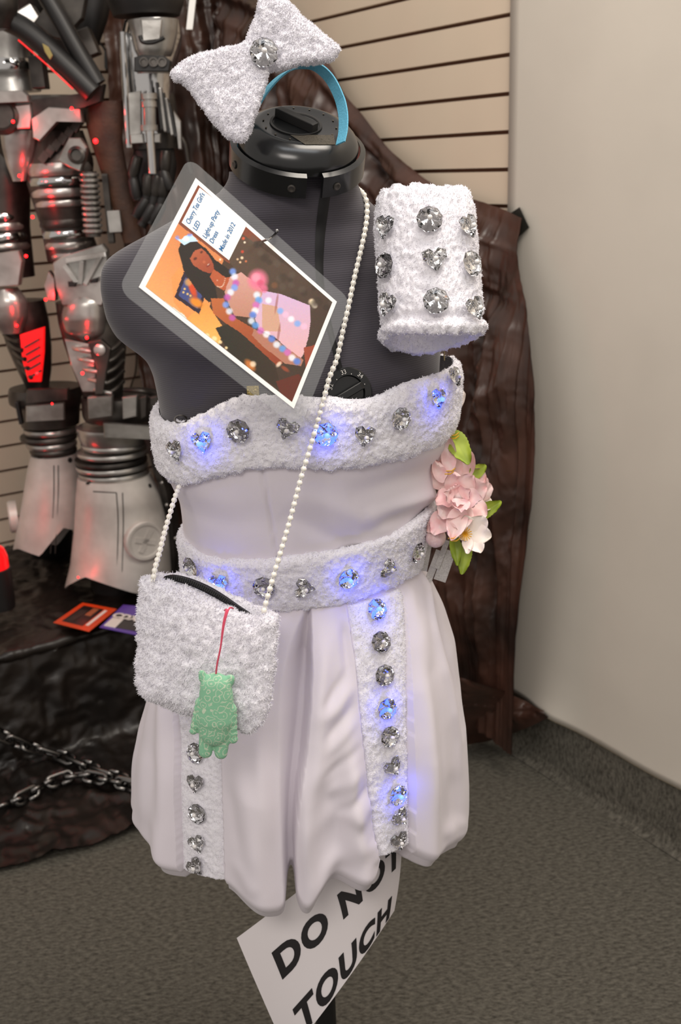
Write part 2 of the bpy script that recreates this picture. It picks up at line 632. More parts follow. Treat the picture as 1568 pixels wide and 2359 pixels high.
# carpet cove at the foot of the right-hand wall
prof = [(.002, .163), (.010, .163), (.011, .10), (.012, .03), (.017, .012), (.028, .0015), (.002, .0015)]
rings = []
for u in np.linspace(-.9, 2.6, 40):
    c = WA - D1 * u
    rings.append(np.array([c + NR * a + UPZ * (b + .0015 * math.sin(u * 14)) for a, b in prof]))
bb = mk('baseboard_right', *loft(rings), 'carpet', smooth=False)
tag(bb, kind='structure')
# ================================================================== dress form
Y0 = 1.2
YAW = 22
form_base = np.array([atY(750, 2340, Y0)[0], Y0, 0])
form = thing('dress_form', form_base, 'charcoal knit dress form with black neck cap, on a dark pole', 'mannequin')
bodyL = [(527, 385), (531, 408), (510, 443), (452, 478), (393, 512), (343, 541), (293, 568), (267, 589), (260, 612), (259, 650), (270, 715), (290, 758), (326, 788), (350, 808), (363, 841), (373, 897), (380, 950), (400, 1050), (440, 1150), (470, 1250), (490, 1330), (520, 1400)]
bodyR = [(815, 385), (822, 421), (840, 455), (880, 490), (925, 520), (975, 550), (1015, 580), (1035, 612), (1042, 650), (1040, 715), (1034, 758), (1026, 790), (1020, 815), (1016, 850), (1014, 900), (1015, 950), (995, 1050), (970, 1150), (935, 1250), (915, 1330), (880, 1400)]
body_ratio = [(385, .92), (443, .8), (512, .46), (589, .36), (650, .38), (715, .46), (788, .62), (850, .74), (900, .78), (1000, .78), (1250, .76), (1450, .8)]
BODY = Surf(bodyL, bodyR, Y0, body_ratio, YAW)
V, F = BODY.mesh(150, 120)
mk('torso', V, F, 'knit', form)
body_bvh = BVHTree.FromPolygons(V.tolist(), F)

def strip_on(bvh, pts, widths, off, th, nsamp=50):
    """Raised strip following pixel points on a surface."""
    C = spline([(x, y, w) for (x, y), w in zip(pts, widths)], nsamp)
    rows = []
    for k in range(nsamp):
        t = C[min(k + 1, nsamp - 1)][:2] - C[max(k - 1, 0)][:2]
        t /= np.linalg.norm(t)
        nn = np.array([-t[1], t[0]])
        row = []
        for q in np.linspace(-1, 1, 5):
            p, nr = cast(bvh, *(C[k][:2] + nn * q * C[k][2] / 2))
            if p is None: break
            row.append(p + nr * (off + th * (1 - q * q)))
        if len(row) == 5: rows.append(row)
    G = np.array(rows)
    return G.reshape(-1, 3), gridfaces(len(G), 5)

V, F = strip_on(body_bvh, [(752, 425), (745, 470), (737, 540), (735, 620), (742, 690), (757, 750), (775, 820), (790, 880)], [24, 24, 22, 18, 16, 14, 12, 12], .0006, .0012)
mk('front_gap', V, F, 'rubber', form, label='black gap between the front halves')

# tilted neck cap
AX = np.array([.13, -.44, .89]); AX /= np.linalg.norm(AX)
cap_c = atY(685, 356, Y0 - .02)
REF = np.array([1, 0, -.1])
u = REF - AX * (REF @ AX); u /= np.linalg.norm(u); w = np.cross(AX, u)
R1 = .0715
arc0, arc1 = math.radians(-66), math.radians(-80)        # split of the collar, facing front
def collar_piece(a0, a1, n=44):
    rings = []
    for a in np.linspace(a0, a1, n):
        d = math.cos(a) * u + math.sin(a) * w
        rings.append(np.array([cap_c + d * (R1 - .004) - AX * .014, cap_c + d * R1 - AX * .012, cap_c + d * (R1 - .0005) + AX * .010, cap_c + d * (R1 - .006) + AX * .012]))
    return loft(rings)
mk('neck_collar', *collar_piece(arc0, arc1 + 2 * np.pi), 'blackplastic', form)
for a in (math.radians(-92), math.radians(-53), math.radians(-152)):
    d = math.cos(a) * u + math.sin(a) * w
    mk('collar_screw', *lathe([(.0042, 0), (.0042, .0012), (.003, .0018), (.001, .001)], 12, cap_c + d * (R1 - .0006) - AX * .002, d), 'gun', form)
capr = .0635
HS = .74
dome = mk('neck_cap', *lathe([(r_, h_ * HS + .002) for r_, h_ in ((capr * .92, .004), (capr * .99, .007), (capr, .012), (capr * .99, .018), (capr * .94, .027), (capr * .84, .036), (capr * .72, .041), (capr * .66, .0425), (capr * .62, .0415), (.001, .0418))], 64, cap_c, AX), 'blackplastic', form)
top_h = .0418 * HS + .002
# recessed ring, turn bar, ticks and foil sticker
mk('dial_recess', *lathe([(.027, top_h + .0001), (.027, top_h + .0010), (.0245, top_h + .0010), (.0235, top_h + .0001)], 40, cap_c + u * -.004, AX, cap=False), 'blackmatte', dome)
bar = mk('turn_bar', *boxm(cap_c + AX * (top_h + .0045) - u * .004, (u * .8 - w * .6) * .025, (u * .6 + w * .8) * .0045, AX * .0048, .12), 'blackmatte', dome, smooth=False)
for k in range(14):
    a = 2 * np.pi * k / 14
    p = cap_c + (math.cos(a) * u + math.sin(a) * w) * .0375 + AX * (top_h + .0004)
    V, F = boxm(p, u * .0009, w * .0009, AX * .0004)
    mk('dial_mark', V, F, 'foil', dome, smooth=False)
stq = []
cap_bvh = BVHTree.FromPolygons((np.array([v.co for v in dome.data.vertices]) + np.array(base_of(form))).tolist(), [list(p.vertices) for p in dome.data.polygons])
S4 = [(668, 312), (768, 312), (772, 334), (703, 334)]
rows = []
for t in np.linspace(0, 1, 6):
    row = []
    for s in np.linspace(0, 1, 12):
        q = (1 - t) * ((1 - s) * np.array(S4[0]) + s * np.array(S4[1])) + t * ((1 - s) * np.array(S4[3]) + s * np.array(S4[2]))
        p, nr = cast(cap_bvh, *q)
        if p is None: p, nr = atY(*q, 1.14), np.array([0, -1., 0])
        row.append(p + nr * .0006)
    rows.append(row)
mk('foil_sticker', np.array(rows).reshape(-1, 3), gridfaces(6, 12), 'foil', dome, smooth=False)

# bust dial with 33 and 34
dp, dn = cast(body_bvh, 800, 905)
dn = dn / np.linalg.norm(dn)
du = np.cross([0, 0, 1.0], dn); du /= np.linalg.norm(du)
dw = np.cross(dn, du)
dial = mk('bust_dial', *lathe([(.0265, 0), (.0265, .004), (.025, .0055), (.018, .0055), (.017, .003), (.001, .003)], 48, dp - dn * .0005, dn), 'blackplastic', form)
mk('dial_grip', *boxm(dp + dn * .006, du * .015 + dw * .006, (dw * .9 - du * .35) * .004, dn * .0035, .2), 'blackplastic', dial, smooth=False)

def text_mesh(body, size=1.0, bold=0.0, align='CENTER', shear=0, subdiv=0, spacing=1.0):
    cu = bpy.data.curves.new('txt', 'FONT')
    cu.body = body
    cu.size = size
    cu.align_x = align
    cu.align_y = 'CENTER'
    cu.offset = bold
    cu.shear = shear
    cu.space_character = spacing
    cu.resolution_u = 5
    o = bpy.data.objects.new('txt', cu)
    col.objects.link(o)
    bpy.context.view_layer.update()
    dg = bpy.context.evaluated_depsgraph_get()
    me = bpy.data.meshes.new_from_object(o.evaluated_get(dg))
    bm = bmesh.new()
    bm.from_mesh(me)
    bmesh.ops.triangulate(bm, faces=bm.faces)
    for _ in range(subdiv):
        L = size * .12
        ed = [e for e in bm.edges if e.calc_length() > L]
        if not ed: break
        bmesh.ops.subdivide_edges(bm, edges=ed, cuts=1)
        bmesh.ops.triangulate(bm, faces=[f for f in bm.faces if len(f.verts) > 3])
    V = np.array([v.co[:] for v in bm.verts])
    F = [[v.index for v in f.verts] for f in bm.faces]
    bm.free()
    bpy.data.objects.remove(o)
    bpy.data.curves.remove(cu)
    bpy.data.meshes.remove(me)
    return V, F

def flat_text(name, body, origin, ex, ey, size, m, parent, bold=0, off=0, align='CENTER'):
    V, F = text_mesh(body, size, bold, align)
    ex, ey = np.asarray(ex, float), np.asarray(ey, float)
    nn = np.cross(ex, ey)
    W = np.asarray(origin) + V[:, :1] * ex + V[:, 1:2] * ey + nn * off
    return mk(name, W, F, m, parent, smooth=False)

for s, ang in (('33', 100), ('34', 48), ('.', 76), ('.', 20), ('32', 158), ('.', 130)):
    a = math.radians(ang)
    rad = math.cos(a) * du + math.sin(a) * dw
    tg = np.cross(rad, dn)
    flat_text('dial_number' if s != '.' else 'dial_dot', s, dp + dn * .0058 + rad * .0215, tg, rad, .0065 if s != '.' else .009, 'whiteprint', dial)

# side gap, pole and foot
pole_top = np.array([form_base[0], Y0, .75])
mk('pole', *tube([form_base + UPZ * .03, pole_top], .0145, 20), 'blackmatte', form)
mk('foot', *lathe([(.15, 0), (.152, .006), (.12, .016), (.03, .026), (.022, .05), (.0165, .06)], 48, form_base, UPZ), 'blackmatte', form)
mk('hip_base', *lathe([(.02, -.03), (.04, -.02), (.06, -.005), (.06, .02)], 40, np.array([form_base[0], Y0, BODY.zmin]), UPZ), 'blackmatte', form)

# ================================================================== dress
dress = thing('party_dress', (form_base[0], Y0, .5), 'white strapless party dress with fleece bands and light-up crystal gems', 'dress')
bodL = [(380, 860), (381, 960), (388, 1020), (404, 1085), (425, 1130), (436, 1200), (446, 1260), (449, 1330), (440, 1420), (420, 1500)]
bodR = [(1040, 790), (1042, 880), (1034, 960), (1020, 1020), (1003, 1085), (986, 1160), (968, 1220), (958, 1280), (956, 1330), (970, 1420), (1000, 1500)]
BOD = Surf(bodL, bodR, Y0, [(800, .80), (1000, .82), (1300, .80), (1500, .84)], YAW)
bod_bvh = BOD.bvh()

def trace(surf, bvh, pix, n=80):
    """phi/z samples of a pixel polyline on a surface, ordered by phi."""
    P = spline(pix, n)
    out = []
    for x, y in P:
        h, _ = cast(bvh, x, y)
        if h is not None: out.append(surf.inv(h))
    a = np.array(sorted(out))
    return a

def zfun(a, back):
    """z as a function of phi; the unseen back closes smoothly at height back."""
    ph, z = a[:, 0], a[:, 1]
    lo, hi = ph[0], ph[-1]
    def f(phi):
        phi = (np.asarray(phi, float) + np.pi / 2 + np.pi) % (2 * np.pi) - np.pi - np.pi / 2   # -3pi/2..pi/2
        zz = np.interp(phi, ph2, z)
        gap = 2 * np.pi - (hi2 - lo2)
        t = np.where(phi > hi2, (phi - hi2) / gap, np.where(phi < lo2, 1 - (lo2 - phi) / gap, 0))
        sm = 0.5 - .5 * np.cos(2 * np.pi * t)
        zl = z[-1] * (1 - t) + z[0] * t
        return np.where((phi > hi2) | (phi < lo2), zl * (1 - sm) + back * sm, zz)
    ph2 = (ph + np.pi / 2 + np.pi) % (2 * np.pi) - np.pi - np.pi / 2
    o = np.argsort(ph2)
    ph2, z = ph2[o], z[o]
    k = np.ones(5) / 5
    z = np.convolve(np.pad(z, 2, mode='edge'), k, 'valid')
    lo2, hi2 = ph2[0], ph2[-1]
    return f

top_edge = trace(BOD, bod_bvh, [(388, 972), (440, 966), (490, 942), (545, 915), (600, 902), (680, 910), (760, 915), (830, 918), (875, 906), (940, 872), (1000, 838), (1035, 818)])
top_bot = trace(BOD, bod_bvh, [(412, 1112), (440, 1112), (520, 1094), (600, 1076), (700, 1076), (770, 1080), (830, 1075), (900, 1060), (960, 1042), (1010, 1018)])
wst_top = trace(BOD, bod_bvh, [(442, 1245), (470, 1272), (520, 1283), (600, 1284), (700, 1273), (780, 1262), (850, 1243), (900, 1224), (945, 1195), (975, 1170)])
wst_bot = trace(BOD, bod_bvh, [(455, 1350), (500, 1382), (560, 1402), (640, 1405), (720, 1398), (800, 1385), (880, 1355), (930, 1332), (950, 1318)])
zt, zb_ = zfun(top_edge, atY(700, 900, Y0)[2]), zfun(top_bot, atY(700, 1040, Y0)[2])
wt, wb = zfun(wst_top, atY(700, 1190, Y0)[2]), zfun(wst_bot, atY(700, 1310, Y0)[2])

# satin bodice with seams and pull wrinkles
nphi, nz = 360, 90
ph = np.linspace(-np.pi, np.pi, nphi, endpoint=False)
tt = np.linspace(0, 1, nz)
Z = (zb_(ph) + .02)[None, :] * (1 - tt)[:, None] + (wt(ph) - .02)[None, :] * tt[:, None]
G = BOD.pt(np.broadcast_to(ph, Z.shape), Z, .004)
Nn = normals_grid(G)
out = BOD.pt(np.broadcast_to(ph, Z.shape), Z, .02) - G
out /= np.linalg.norm(out, axis=2)[:, :, None]
PXY = np.array([[proj(p) for p in row] for row in G])
px_, py_ = PXY[:, :, 0], PXY[:, :, 1]
front = (out[:, :, 1] < .25)
D = np.zeros_like(Z)
# wrinkles pulling towards the flower side
for x0, y0, x1, y1, wd, amp in ((840, 1190, 990, 1150, 20, .007), (800, 1140, 1000, 1085, 24, -.005), (830, 1230, 985, 1168, 16, -.006), (690, 1140, 880, 1215, 26, .004), (650, 1180, 800, 1255, 22, -.0035), (890, 1080, 1010, 1030, 20, .004)):
    tx, ty = x1 - x0, y1 - y0
    L = math.hypot(tx, ty)
    s = ((px_ - x0) * tx + (py_ - y0) * ty) / L
    dd = ((px_ - x0) * -ty + (py_ - y0) * tx) / L
    D += amp * np.exp(-(dd / wd) ** 2) * np.clip(s / L, 0, 1) ** .5 * np.exp(-np.clip(s - L, 0, None) ** 2 / 900)* (s > 0)
seamx = 601 + (py_ - 1075) * .17
D += -.0030 * np.exp(-((px_ - seamx) / 3.5) ** 2)
D += .0012 * np.exp(-((px_ - seamx - 14) / 12) ** 2)
D = np.where(front, D, 0) + .0012 * fbm(G.reshape(-1, 3) * 18, 5, 2).reshape(Z.shape)
G = G + out * D[:, :, None]
mk('bodice', G.reshape(-1, 3), gridfaces(nz, nphi, True), 'satin', dress)

def fleece_band(name, surf, ftop, fbot, base, nphi, nz, parent, thick=.009):
    ph = np.linspace(-np.pi, np.pi, nphi, endpoint=False)
    prof = np.linspace(0, 1, nz)
    Z = ftop(ph)[None, :] * (1 - prof)[:, None] + fbot(ph)[None, :] * prof[:, None]
    h = base + thick * (1 - np.abs(2 * prof - 1) ** 6) ** .5
    G = surf.pt(np.broadcast_to(ph, Z.shape), Z, h[:, None])
    out = surf.pt(np.broadcast_to(ph, Z.shape), Z, h[:, None] + .02) - G
    out /= np.linalg.norm(out, axis=2)[:, :, None]
    f = fleece_offset(G.reshape(-1, 3)).reshape(Z.shape)
    jit = .003 * fbm(G.reshape(-1, 3) / .006, 31, 2).reshape(Z.shape)
    jit *= np.abs(2 * prof - 1)[:, None] ** 4
    G2 = G + out * f[:, :, None]
    G2[:, :, 2] += jit
    inner = surf.pt(ph[None, :], np.stack([ftop(ph), fbot(ph)]), base - .001)
    rows = [inner[0]] + list(G2) + [inner[1]]
    V = np.concatenate(rows)
    o = mk(name, *tufts(V, [f[::-1] for f in gridfaces(len(rows), nphi, True)], 36000, .0028, nphi), 'fleece', parent)
    smooth_bvh = BVHTree.FromPolygons(G.reshape(-1, 3).tolist(), gridfaces(nz, nphi, True))
    return o, smooth_bvh

band1, b1 = fleece_band('bust_band', BOD, zt, zb_, .004, 760, 60, dress)
band2, b2 = fleece_band('waist_band', BOD, wt, wb, .004, 700, 52, dress)

# ------------------------------------------------------------------ skirt
skL = [(449, 1310), (436, 1370), (402, 1450), (362, 1560), (337, 1660), (322, 1760), (314, 1860), (311, 1930), (308, 2260)]
skR = [(952, 1290), (990, 1345), (1022, 1410), (1047, 1490), (1060, 1590), (1066, 1700), (1073, 1800), (1076, 1900), (1076, 2260)]
SK = Surf(skL, skR, Y0, [(1300, .82), (1600, .86), (2200, .9)], YAW)
sk_bvh = SK.bvh()
hem = trace(SK, sk_bvh, [(318, 1925), (350, 1960), (395, 2000), (430, 2018), (520, 2036), (570, 2066), (632, 2098), (652, 2098), (672, 2035), (690, 2084), (712, 2094), (765, 2036), (860, 2032), (872, 1975), (940, 1968), (962, 1976), (1000, 1978), (1035, 1955), (1068, 1938)], 200)
hz = zfun(hem, atY(700, 1960, Y0)[2])
def phi_at(px, py):
    h, _ = cast(sk_bvh, px, py)
    return SK.inv(h)[0] if h is not None else None
def wrapd(a):
    return (a + np.pi) % (2 * np.pi) - np.pi
nphi, nz = 900, 130
ph = np.linspace(-np.pi, np.pi, nphi, endpoint=False)
tt = np.linspace(0, 1, nz)
ztop = wb(ph) + .015
ZH = hz(ph)
Z = ztop[None, :] * (1 - tt)[:, None] + ZH[None, :] * tt[:, None]
PH = np.broadcast_to(ph, Z.shape)
TT = np.broadcast_to(tt[:, None], Z.shape)
zpix = np.array([[atY(700, y, Y0)[2], y] for y in range(1200, 2300, 20)])
PYV = np.interp(Z, zpix[::-1, 0], zpix[::-1, 1])         # pixel-like height of every row

def line_phi(pts):
    """phi of a pixel polyline as a function of z."""
    a = []
    for x, y in spline(pts, 30):
        h, _ = cast(sk_bvh, x, y)
        if h is not None:
            p, z = SK.inv(h)
            a.append((z, p))
    a = np.array(sorted(a))
    a[:, 1] = np.unwrap(a[:, 1])
    return lambda z: np.interp(z, a[:, 0], a[:, 1])

gap = line_phi([(714, 1420), (704, 1600), (690, 1800), (672, 1950), (668, 2060)])
ls_l = line_phi([(402, 1560), (410, 1700), (412, 1850), (418, 2015)])
ls_r = line_phi([(505, 1560), (512, 1700), (516, 1850), (524, 2040)])
rs_l = line_phi([(795, 1395), (812, 1500), (830, 1680), (848, 1850), (868, 1975)])
rs_r = line_phi([(925, 1370), (936, 1500), (942, 1700), (945, 1860), (945, 1965)])
def gauss(d, s): return np.exp(-(d / s) ** 2)
D = np.zeros_like(Z)
g = wrapd(PH - gap(Z))
grow = np.clip(TT * 1.6, 0, 1)
ga = line_phi([(700, 1400), (665, 1480), (644, 1590), (642, 1746), (648, 1938), (655, 2080)])
gb = line_phi([(715, 1400), (718, 1500), (716, 1590), (707, 1714), (688, 1842), (681, 1938), (684, 2060)])
wA, wB = wrapd(PH - ga(Z)), wrapd(PH - gb(Z))
tg_ = np.clip(wA / np.maximum(wA - wB, 1e-4), 0, 1)
ins = (wA > 0) & (wB < 0)
soft = np.clip(tg_ / (1.0 - .72 * TT), 0, 1)
soft = soft * soft * (3 - 2 * soft)
close = np.clip((1 - tg_) / .10, 0, 1)
D -= .038 * soft * close * ins * np.clip(TT * 5, 0, 1)          # box-pleat recess, undercut on its right
D += .010 * gauss(wB - .06, .06) * grow + .012 * gauss(wA + .10, .08) * grow
D -= .006 * gauss(wB - .22, .06) * grow
ll, lr = wrapd(PH - ls_l(Z)), wrapd(PH - ls_r(Z))
D -= .009 * ((ll > 0) & (lr < 0)) * np.clip(TT * 2, 0, 1)
D += .012 * gauss(ll + .12, .1) * grow + .010 * gauss(lr - .13, .1) * grow
rl, rr = wrapd(PH - rs_l(Z)), wrapd(PH - rs_r(Z))
D -= .012 * ((rl > 0) & (rr < 0)) * np.clip(TT * 2, 0, 1)
D += .013 * gauss(rr - .10, .08) * grow + .012 * gauss(rl + .10, .07) * grow
rf = line_phi([(982, 1345), (996, 1420), (1016, 1500), (1034, 1580), (1050, 1690)])
wr_ = wrapd(PH - rf(Z))
D -= .009 * np.clip(wr_ / .02, 0, 1) * np.exp(-np.clip(wr_, 0, 9) / .3) * np.clip(TT * 5, 0, 1) * np.clip((.62 - TT) * 6, 0, 1) * (wr_ > 0)
D += .004 * gauss(wr_ + .05, .05) * np.clip((.75 - TT) * 4, 0, 1)
# diagonal folds running into the right strip
for q, zz in enumerate((1560, 1650, 1745, 1850, 1930)):
    z0 = atY(830, zz, Y0)[2]
    dz = Z - (z0 - (-rl) * .10)
    D += .0032 * gauss(dz, .016) * ((rl < 0) & (rl > -.42)) * np.clip(-rl * 9, 0, 1) * np.clip((.42 + rl) * 5, 0, 1)
# creases seen on the front, placed along short pixel lines
G0 = SK.pt(PH, Z, 0)
fsel = (G0[:, :, 1] < Y0 + .02)
v0_ = G0 - CAM
zz0 = v0_ @ FW
SX, SY = CX + FPX * (v0_ @ RT) / zz0, CY - FPX * (v0_ @ UP) / zz0
def crease(x0, y0, x1, y1, wd, amp):
    tx, ty = x1 - x0, y1 - y0
    L = math.hypot(tx, ty)
    s = ((SX - x0) * tx + (SY - y0) * ty) / L
    dd = ((SX - x0) * -ty + (SY - y0) * tx) / L
    return amp * np.exp(-(dd / (wd * 1.25)) ** 2) * np.exp(-((s - L / 2) / (L * .36)) ** 4) * fsel * .85
for q_ in ((738, 1668, 820, 1560, 12, .0045), (730, 1640, 812, 1520, 10, -.003), (738, 1745, 826, 1640, 10, .003), (735, 1710, 824, 1605, 9, -.003), (745, 1838, 842, 1752, 14, .005), (735, 1795, 836, 1700, 10, -.0035), (800, 1900, 862, 1828, 16, .006), (770, 1880, 850, 1795, 9, -.004),
           (745, 2060, 840, 1935, 22, -.005), (720, 2080, 790, 1940, 16, .004), (850, 1920, 868, 1990, 12, .004), (785, 1420, 800, 1560, 9, -.005), (760, 1415, 722, 1700, 16, .005), (690, 1720, 700, 2040, 12, .004),
           (560, 1720, 600, 2060, 18, .004), (535, 1780, 560, 1960, 12, -.003), (600, 1660, 628, 1960, 14, .004), (540, 1950, 600, 2050, 14, .003), (330, 1700, 345, 1920, 16, .004), (365, 1700, 385, 1960, 12, -.004),
           (985, 1500, 1010, 1900, 18, .005), (1030, 1760, 1040, 1930, 14, -.004), (965, 1560, 975, 1900, 10, .003), (1000, 1930, 1070, 1880, 14, .003), (960, 1380, 985, 1560, 12, .004)):
    D += crease(*q_)
# pleats on the unseen back
fr = np.cos(PH + np.pi / 2)
D += .010 * np.sin(PH * 14) * np.clip(-fr, 0, 1) * grow
G0 = SK.pt(PH, Z, 0)
D += .0035 * fbm(G0.reshape(-1, 3) * np.array([22, 22, 6]), 21, 2).reshape(Z.shape) * grow
D -= .02 * np.clip(TT - .955, 0, 1) ** 2 / .045 ** 2 * .5
G = SK.pt(PH, Z, D + .004)
# hem rolls under into a bubble edge
rolls = []
for k, a in enumerate(np.linspace(.25, 1.0, 7)):
    r = .010
    last = D[-1] + .004
    rolls.append(SK.pt(ph, ZH - r * math.sin(a * np.pi), last - r * (1 - math.cos(a * np.pi))))
rolls.append(SK.pt(ph, ZH + .05, D[-1] - .03))
rows = list(G) + rolls
V = np.concatenate(rows)
mk('skirt', V, gridfaces(len(rows), nphi, True), 'satin', dress)
sk2_bvh = BVHTree.FromPolygons(G.reshape(-1, 3).tolist(), gridfaces(nz, nphi, True))

def fleece_strip(name, fl_, fr_, t0, t1, npz=170, npp=44, thick=.008):
    T = np.linspace(t0, t1, npz)
    S = np.linspace(0, 1, npp)
    rowsG, rowsO = [], []
    Zm = {}
    for t in T:
        z = None
        # height at mid strip
        zm = 0.5
        pm = fl_(.8)
        zt_ = float(wb(np.array([pm]))[0])
        zh_ = float(hz(np.array([float(fl_(.58) + fr_(.58)) / 2]))[0]) + .004
        z = zt_ * (1 - t) + zh_ * t
        a, b = float(fl_(z)), float(fr_(z))
        if b < a: b += 2 * np.pi
        p = a + (b - a) * S
        h = -.002 + thick * (1 - np.abs(2 * S - 1) ** 6) ** .5
        h = h - .006 * min(1, t * 2)
        rowsG.append(SK.pt(p, np.full(npp, z), h))
        rowsO.append(SK.pt(p, np.full(npp, z), h + .02))
    G = np.array(rowsG)
    out = np.array(rowsO) - G
    out /= np.linalg.norm(out, axis=2)[:, :, None]
    f = fleece_offset(G.reshape(-1, 3)).reshape(G.shape[:2])
    G2 = G + out * f[:, :, None]
    G2[0] -= out[0] * .006
    end = G2[-1] - out[-1] * .012
    G3 = np.concatenate([G2, end[None]])
    FF = gridfaces(npz + 1, npp)
    q0 = FF[len(FF) // 2]
    vv = G3.reshape(-1, 3)
    if np.cross(vv[q0[2]] - vv[q0[0]], vv[q0[3]] - vv[q0[1]])[1] > 0: FF = [f[::-1] for f in FF]
    o = mk(name, *tufts(vv, FF, 15000, .0026, npz), 'fleece', dress)
    return o, BVHTree.FromPolygons(G.reshape(-1, 3).tolist(), gridfaces(npz, npp))

st1, b3 = fleece_strip('skirt_strip', rs_l, rs_r, .0, 1.0)
st2, b4 = fleece_strip('skirt_strip', ls_l, ls_r, .25, 1.0)

# ------------------------------------------------------------------ gems
def gem_mesh(kind):
    n = 18 if kind == 'round' else 24
    a = np.linspace(0, 2 * np.pi, n, endpoint=False)
    if kind == 'round':
        B = np.stack([np.cos(a), np.sin(a)], 1)
    else:
        x = 16 * np.sin(a) ** 3
        y = 13 * np.cos(a) - 5 * np.cos(2 * a) - 2 * np.cos(3 * a) - np.cos(4 * a)
        B = np.stack([x / 16, (y + 2.5) / 15.5], 1)
        B = B[::-1]
    def ring(s, z, idx, tw=0):
        R = B[idx] * s
        return np.concatenate([R, np.full((len(R), 1), z)], 1)
    i1 = np.arange(0, n, 2)
    i2 = np.arange(1, n, 2)
    # crown: girdle, kite facets, table; pavilion: mirrored cone
    V = np.concatenate([ring(1, .0, i1), ring(1, .08, i1), ring(.80, .28, i2), ring(.52, .40, i1), [[0, 0, -.30]], ring(.5, -.17, i2)])
    m = n // 2
    F, mi = [], []
    for j in range(m):
        k = (j + 1) % m
        F.append((j, k, m + k, m + j)); mi.append(0)
        F.append((m + j, m + k, 2 * m + j)); mi.append(0)
        F.append((m + k, 2 * m + k, 2 * m + j)); mi.append(0)
        F.append((2 * m + j, 3 * m + k, 3 * m + j)); mi.append(0)
        F.append((2 * m + j, 2 * m + k, 3 * m + k)); mi.append(0)
        p0 = 4 * m + 1
        F.append((k, j, p0 + j)); mi.append(1)
        F.append((k, p0 + j, p0 + k)); mi.append(1)
        F.append((p0 + k, p0 + j, 4 * m)); mi.append(1)
    cidx = len(V)
    V = np.concatenate([V, [[0, 0, .43]]])
    for j in range(m):
        F.append((3 * m + j, 3 * m + (j + 1) % m, cidx)); mi.append(0)
    rj = np.random.default_rng(5 if kind == 'round' else 9)
    V = V.astype(float)
    V[2 * m:4 * m, 2] += rj.uniform(-.05, .05, 2 * m)
    V[3 * m:4 * m, :2] *= rj.uniform(.85, 1.1, (m, 1))
    V[4 * m + 1:5 * m + 1, 2] += rj.uniform(-.06, .06, m)
    V[4 * m, :2] += .12
    me = bpy.data.meshes.new('gem_' + kind)
    me.from_pydata(V.tolist(), [], F)
    me.materials.append(MT['gem'])
    me.materials.append(MT['foilback'])
    me.polygons.foreach_set('material_index', mi)
    return me

GEM = {'round': gem_mesh('round'), 'heart': gem_mesh('heart')}
GEMDARK = {k: v.copy() for k, v in GEM.items()}
for v in GEMDARK.values(): v.materials[0] = MT['gemdark']
_lv, _lf = lathe([(.17, -.02), (.19, .3), (.2, .52), (.16, .60), (.08, .65), (.01, .66)], 12, (0, 0, 0), (0, 0, 1))
LED = {}
for on in (0, 1):
    me = bpy.data.meshes.new('led')
    me.from_pydata(np.asarray(_lv).tolist(), [], _lf)
    me.materials.append(MT['ledon' if on else 'ledoff'])
    me.polygons.foreach_set('use_smooth', [True] * len(me.polygons))
    LED[on] = me

def put_gem(parent, p, nrm, r, kind, lit=False, spin=0, sink=.30, up=(0, 0, 1), dark=False):
    z = Vector(nrm).normalized()
    y = Vector(up) - z * Vector(up).dot(z)
    y.normalize()
    x = y.cross(z)
    Mx = Matrix((x, y, z)).transposed().to_4x4()
    Mx = Mx @ Matrix.Rotation(spin, 4, 'Z') @ Matrix.Scale(r, 4)
    Mx.translation = Vector(p) + z * (r * sink)
    me = (GEMDARK if dark else GEM)[kind]
    g = inst('gem', me, Mx, parent)
    if lit: g['label'] = 'crystal gem lit blue from inside'
    l = bpy.data.objects.new('led', LED[1 if lit else 0])
    col.objects.link(l)
    l.parent = g
    if lit:
        for q in range(3):
            ld = bpy.data.lights.new('led_glow', 'POINT')
            ld.energy = .0075
            ld.color = (.05, .08, 1.0)
            ld.shadow_soft_size = .001
            lo = bpy.data.objects.new('led_glow', ld)
            col.objects.link(lo)
            lo.parent = g
            a_ = .5 + q * 2.094
            lo.location = (1.02 * math.cos(a_), 1.02 * math.sin(a_), .42)
    return g

def gem_px(parent, bvh, px, py, r, kind, lit=False, spin=0, lift=.0025, dark=False):
    h, nr = cast(bvh, px, py)
    if h is None:
        print('gem miss', px, py); return
    if nr @ (h - CAM) > 0: nr = -nr
    return put_gem(parent, h + nr * lift, nr, r, kind, lit, spin, dark=dark)

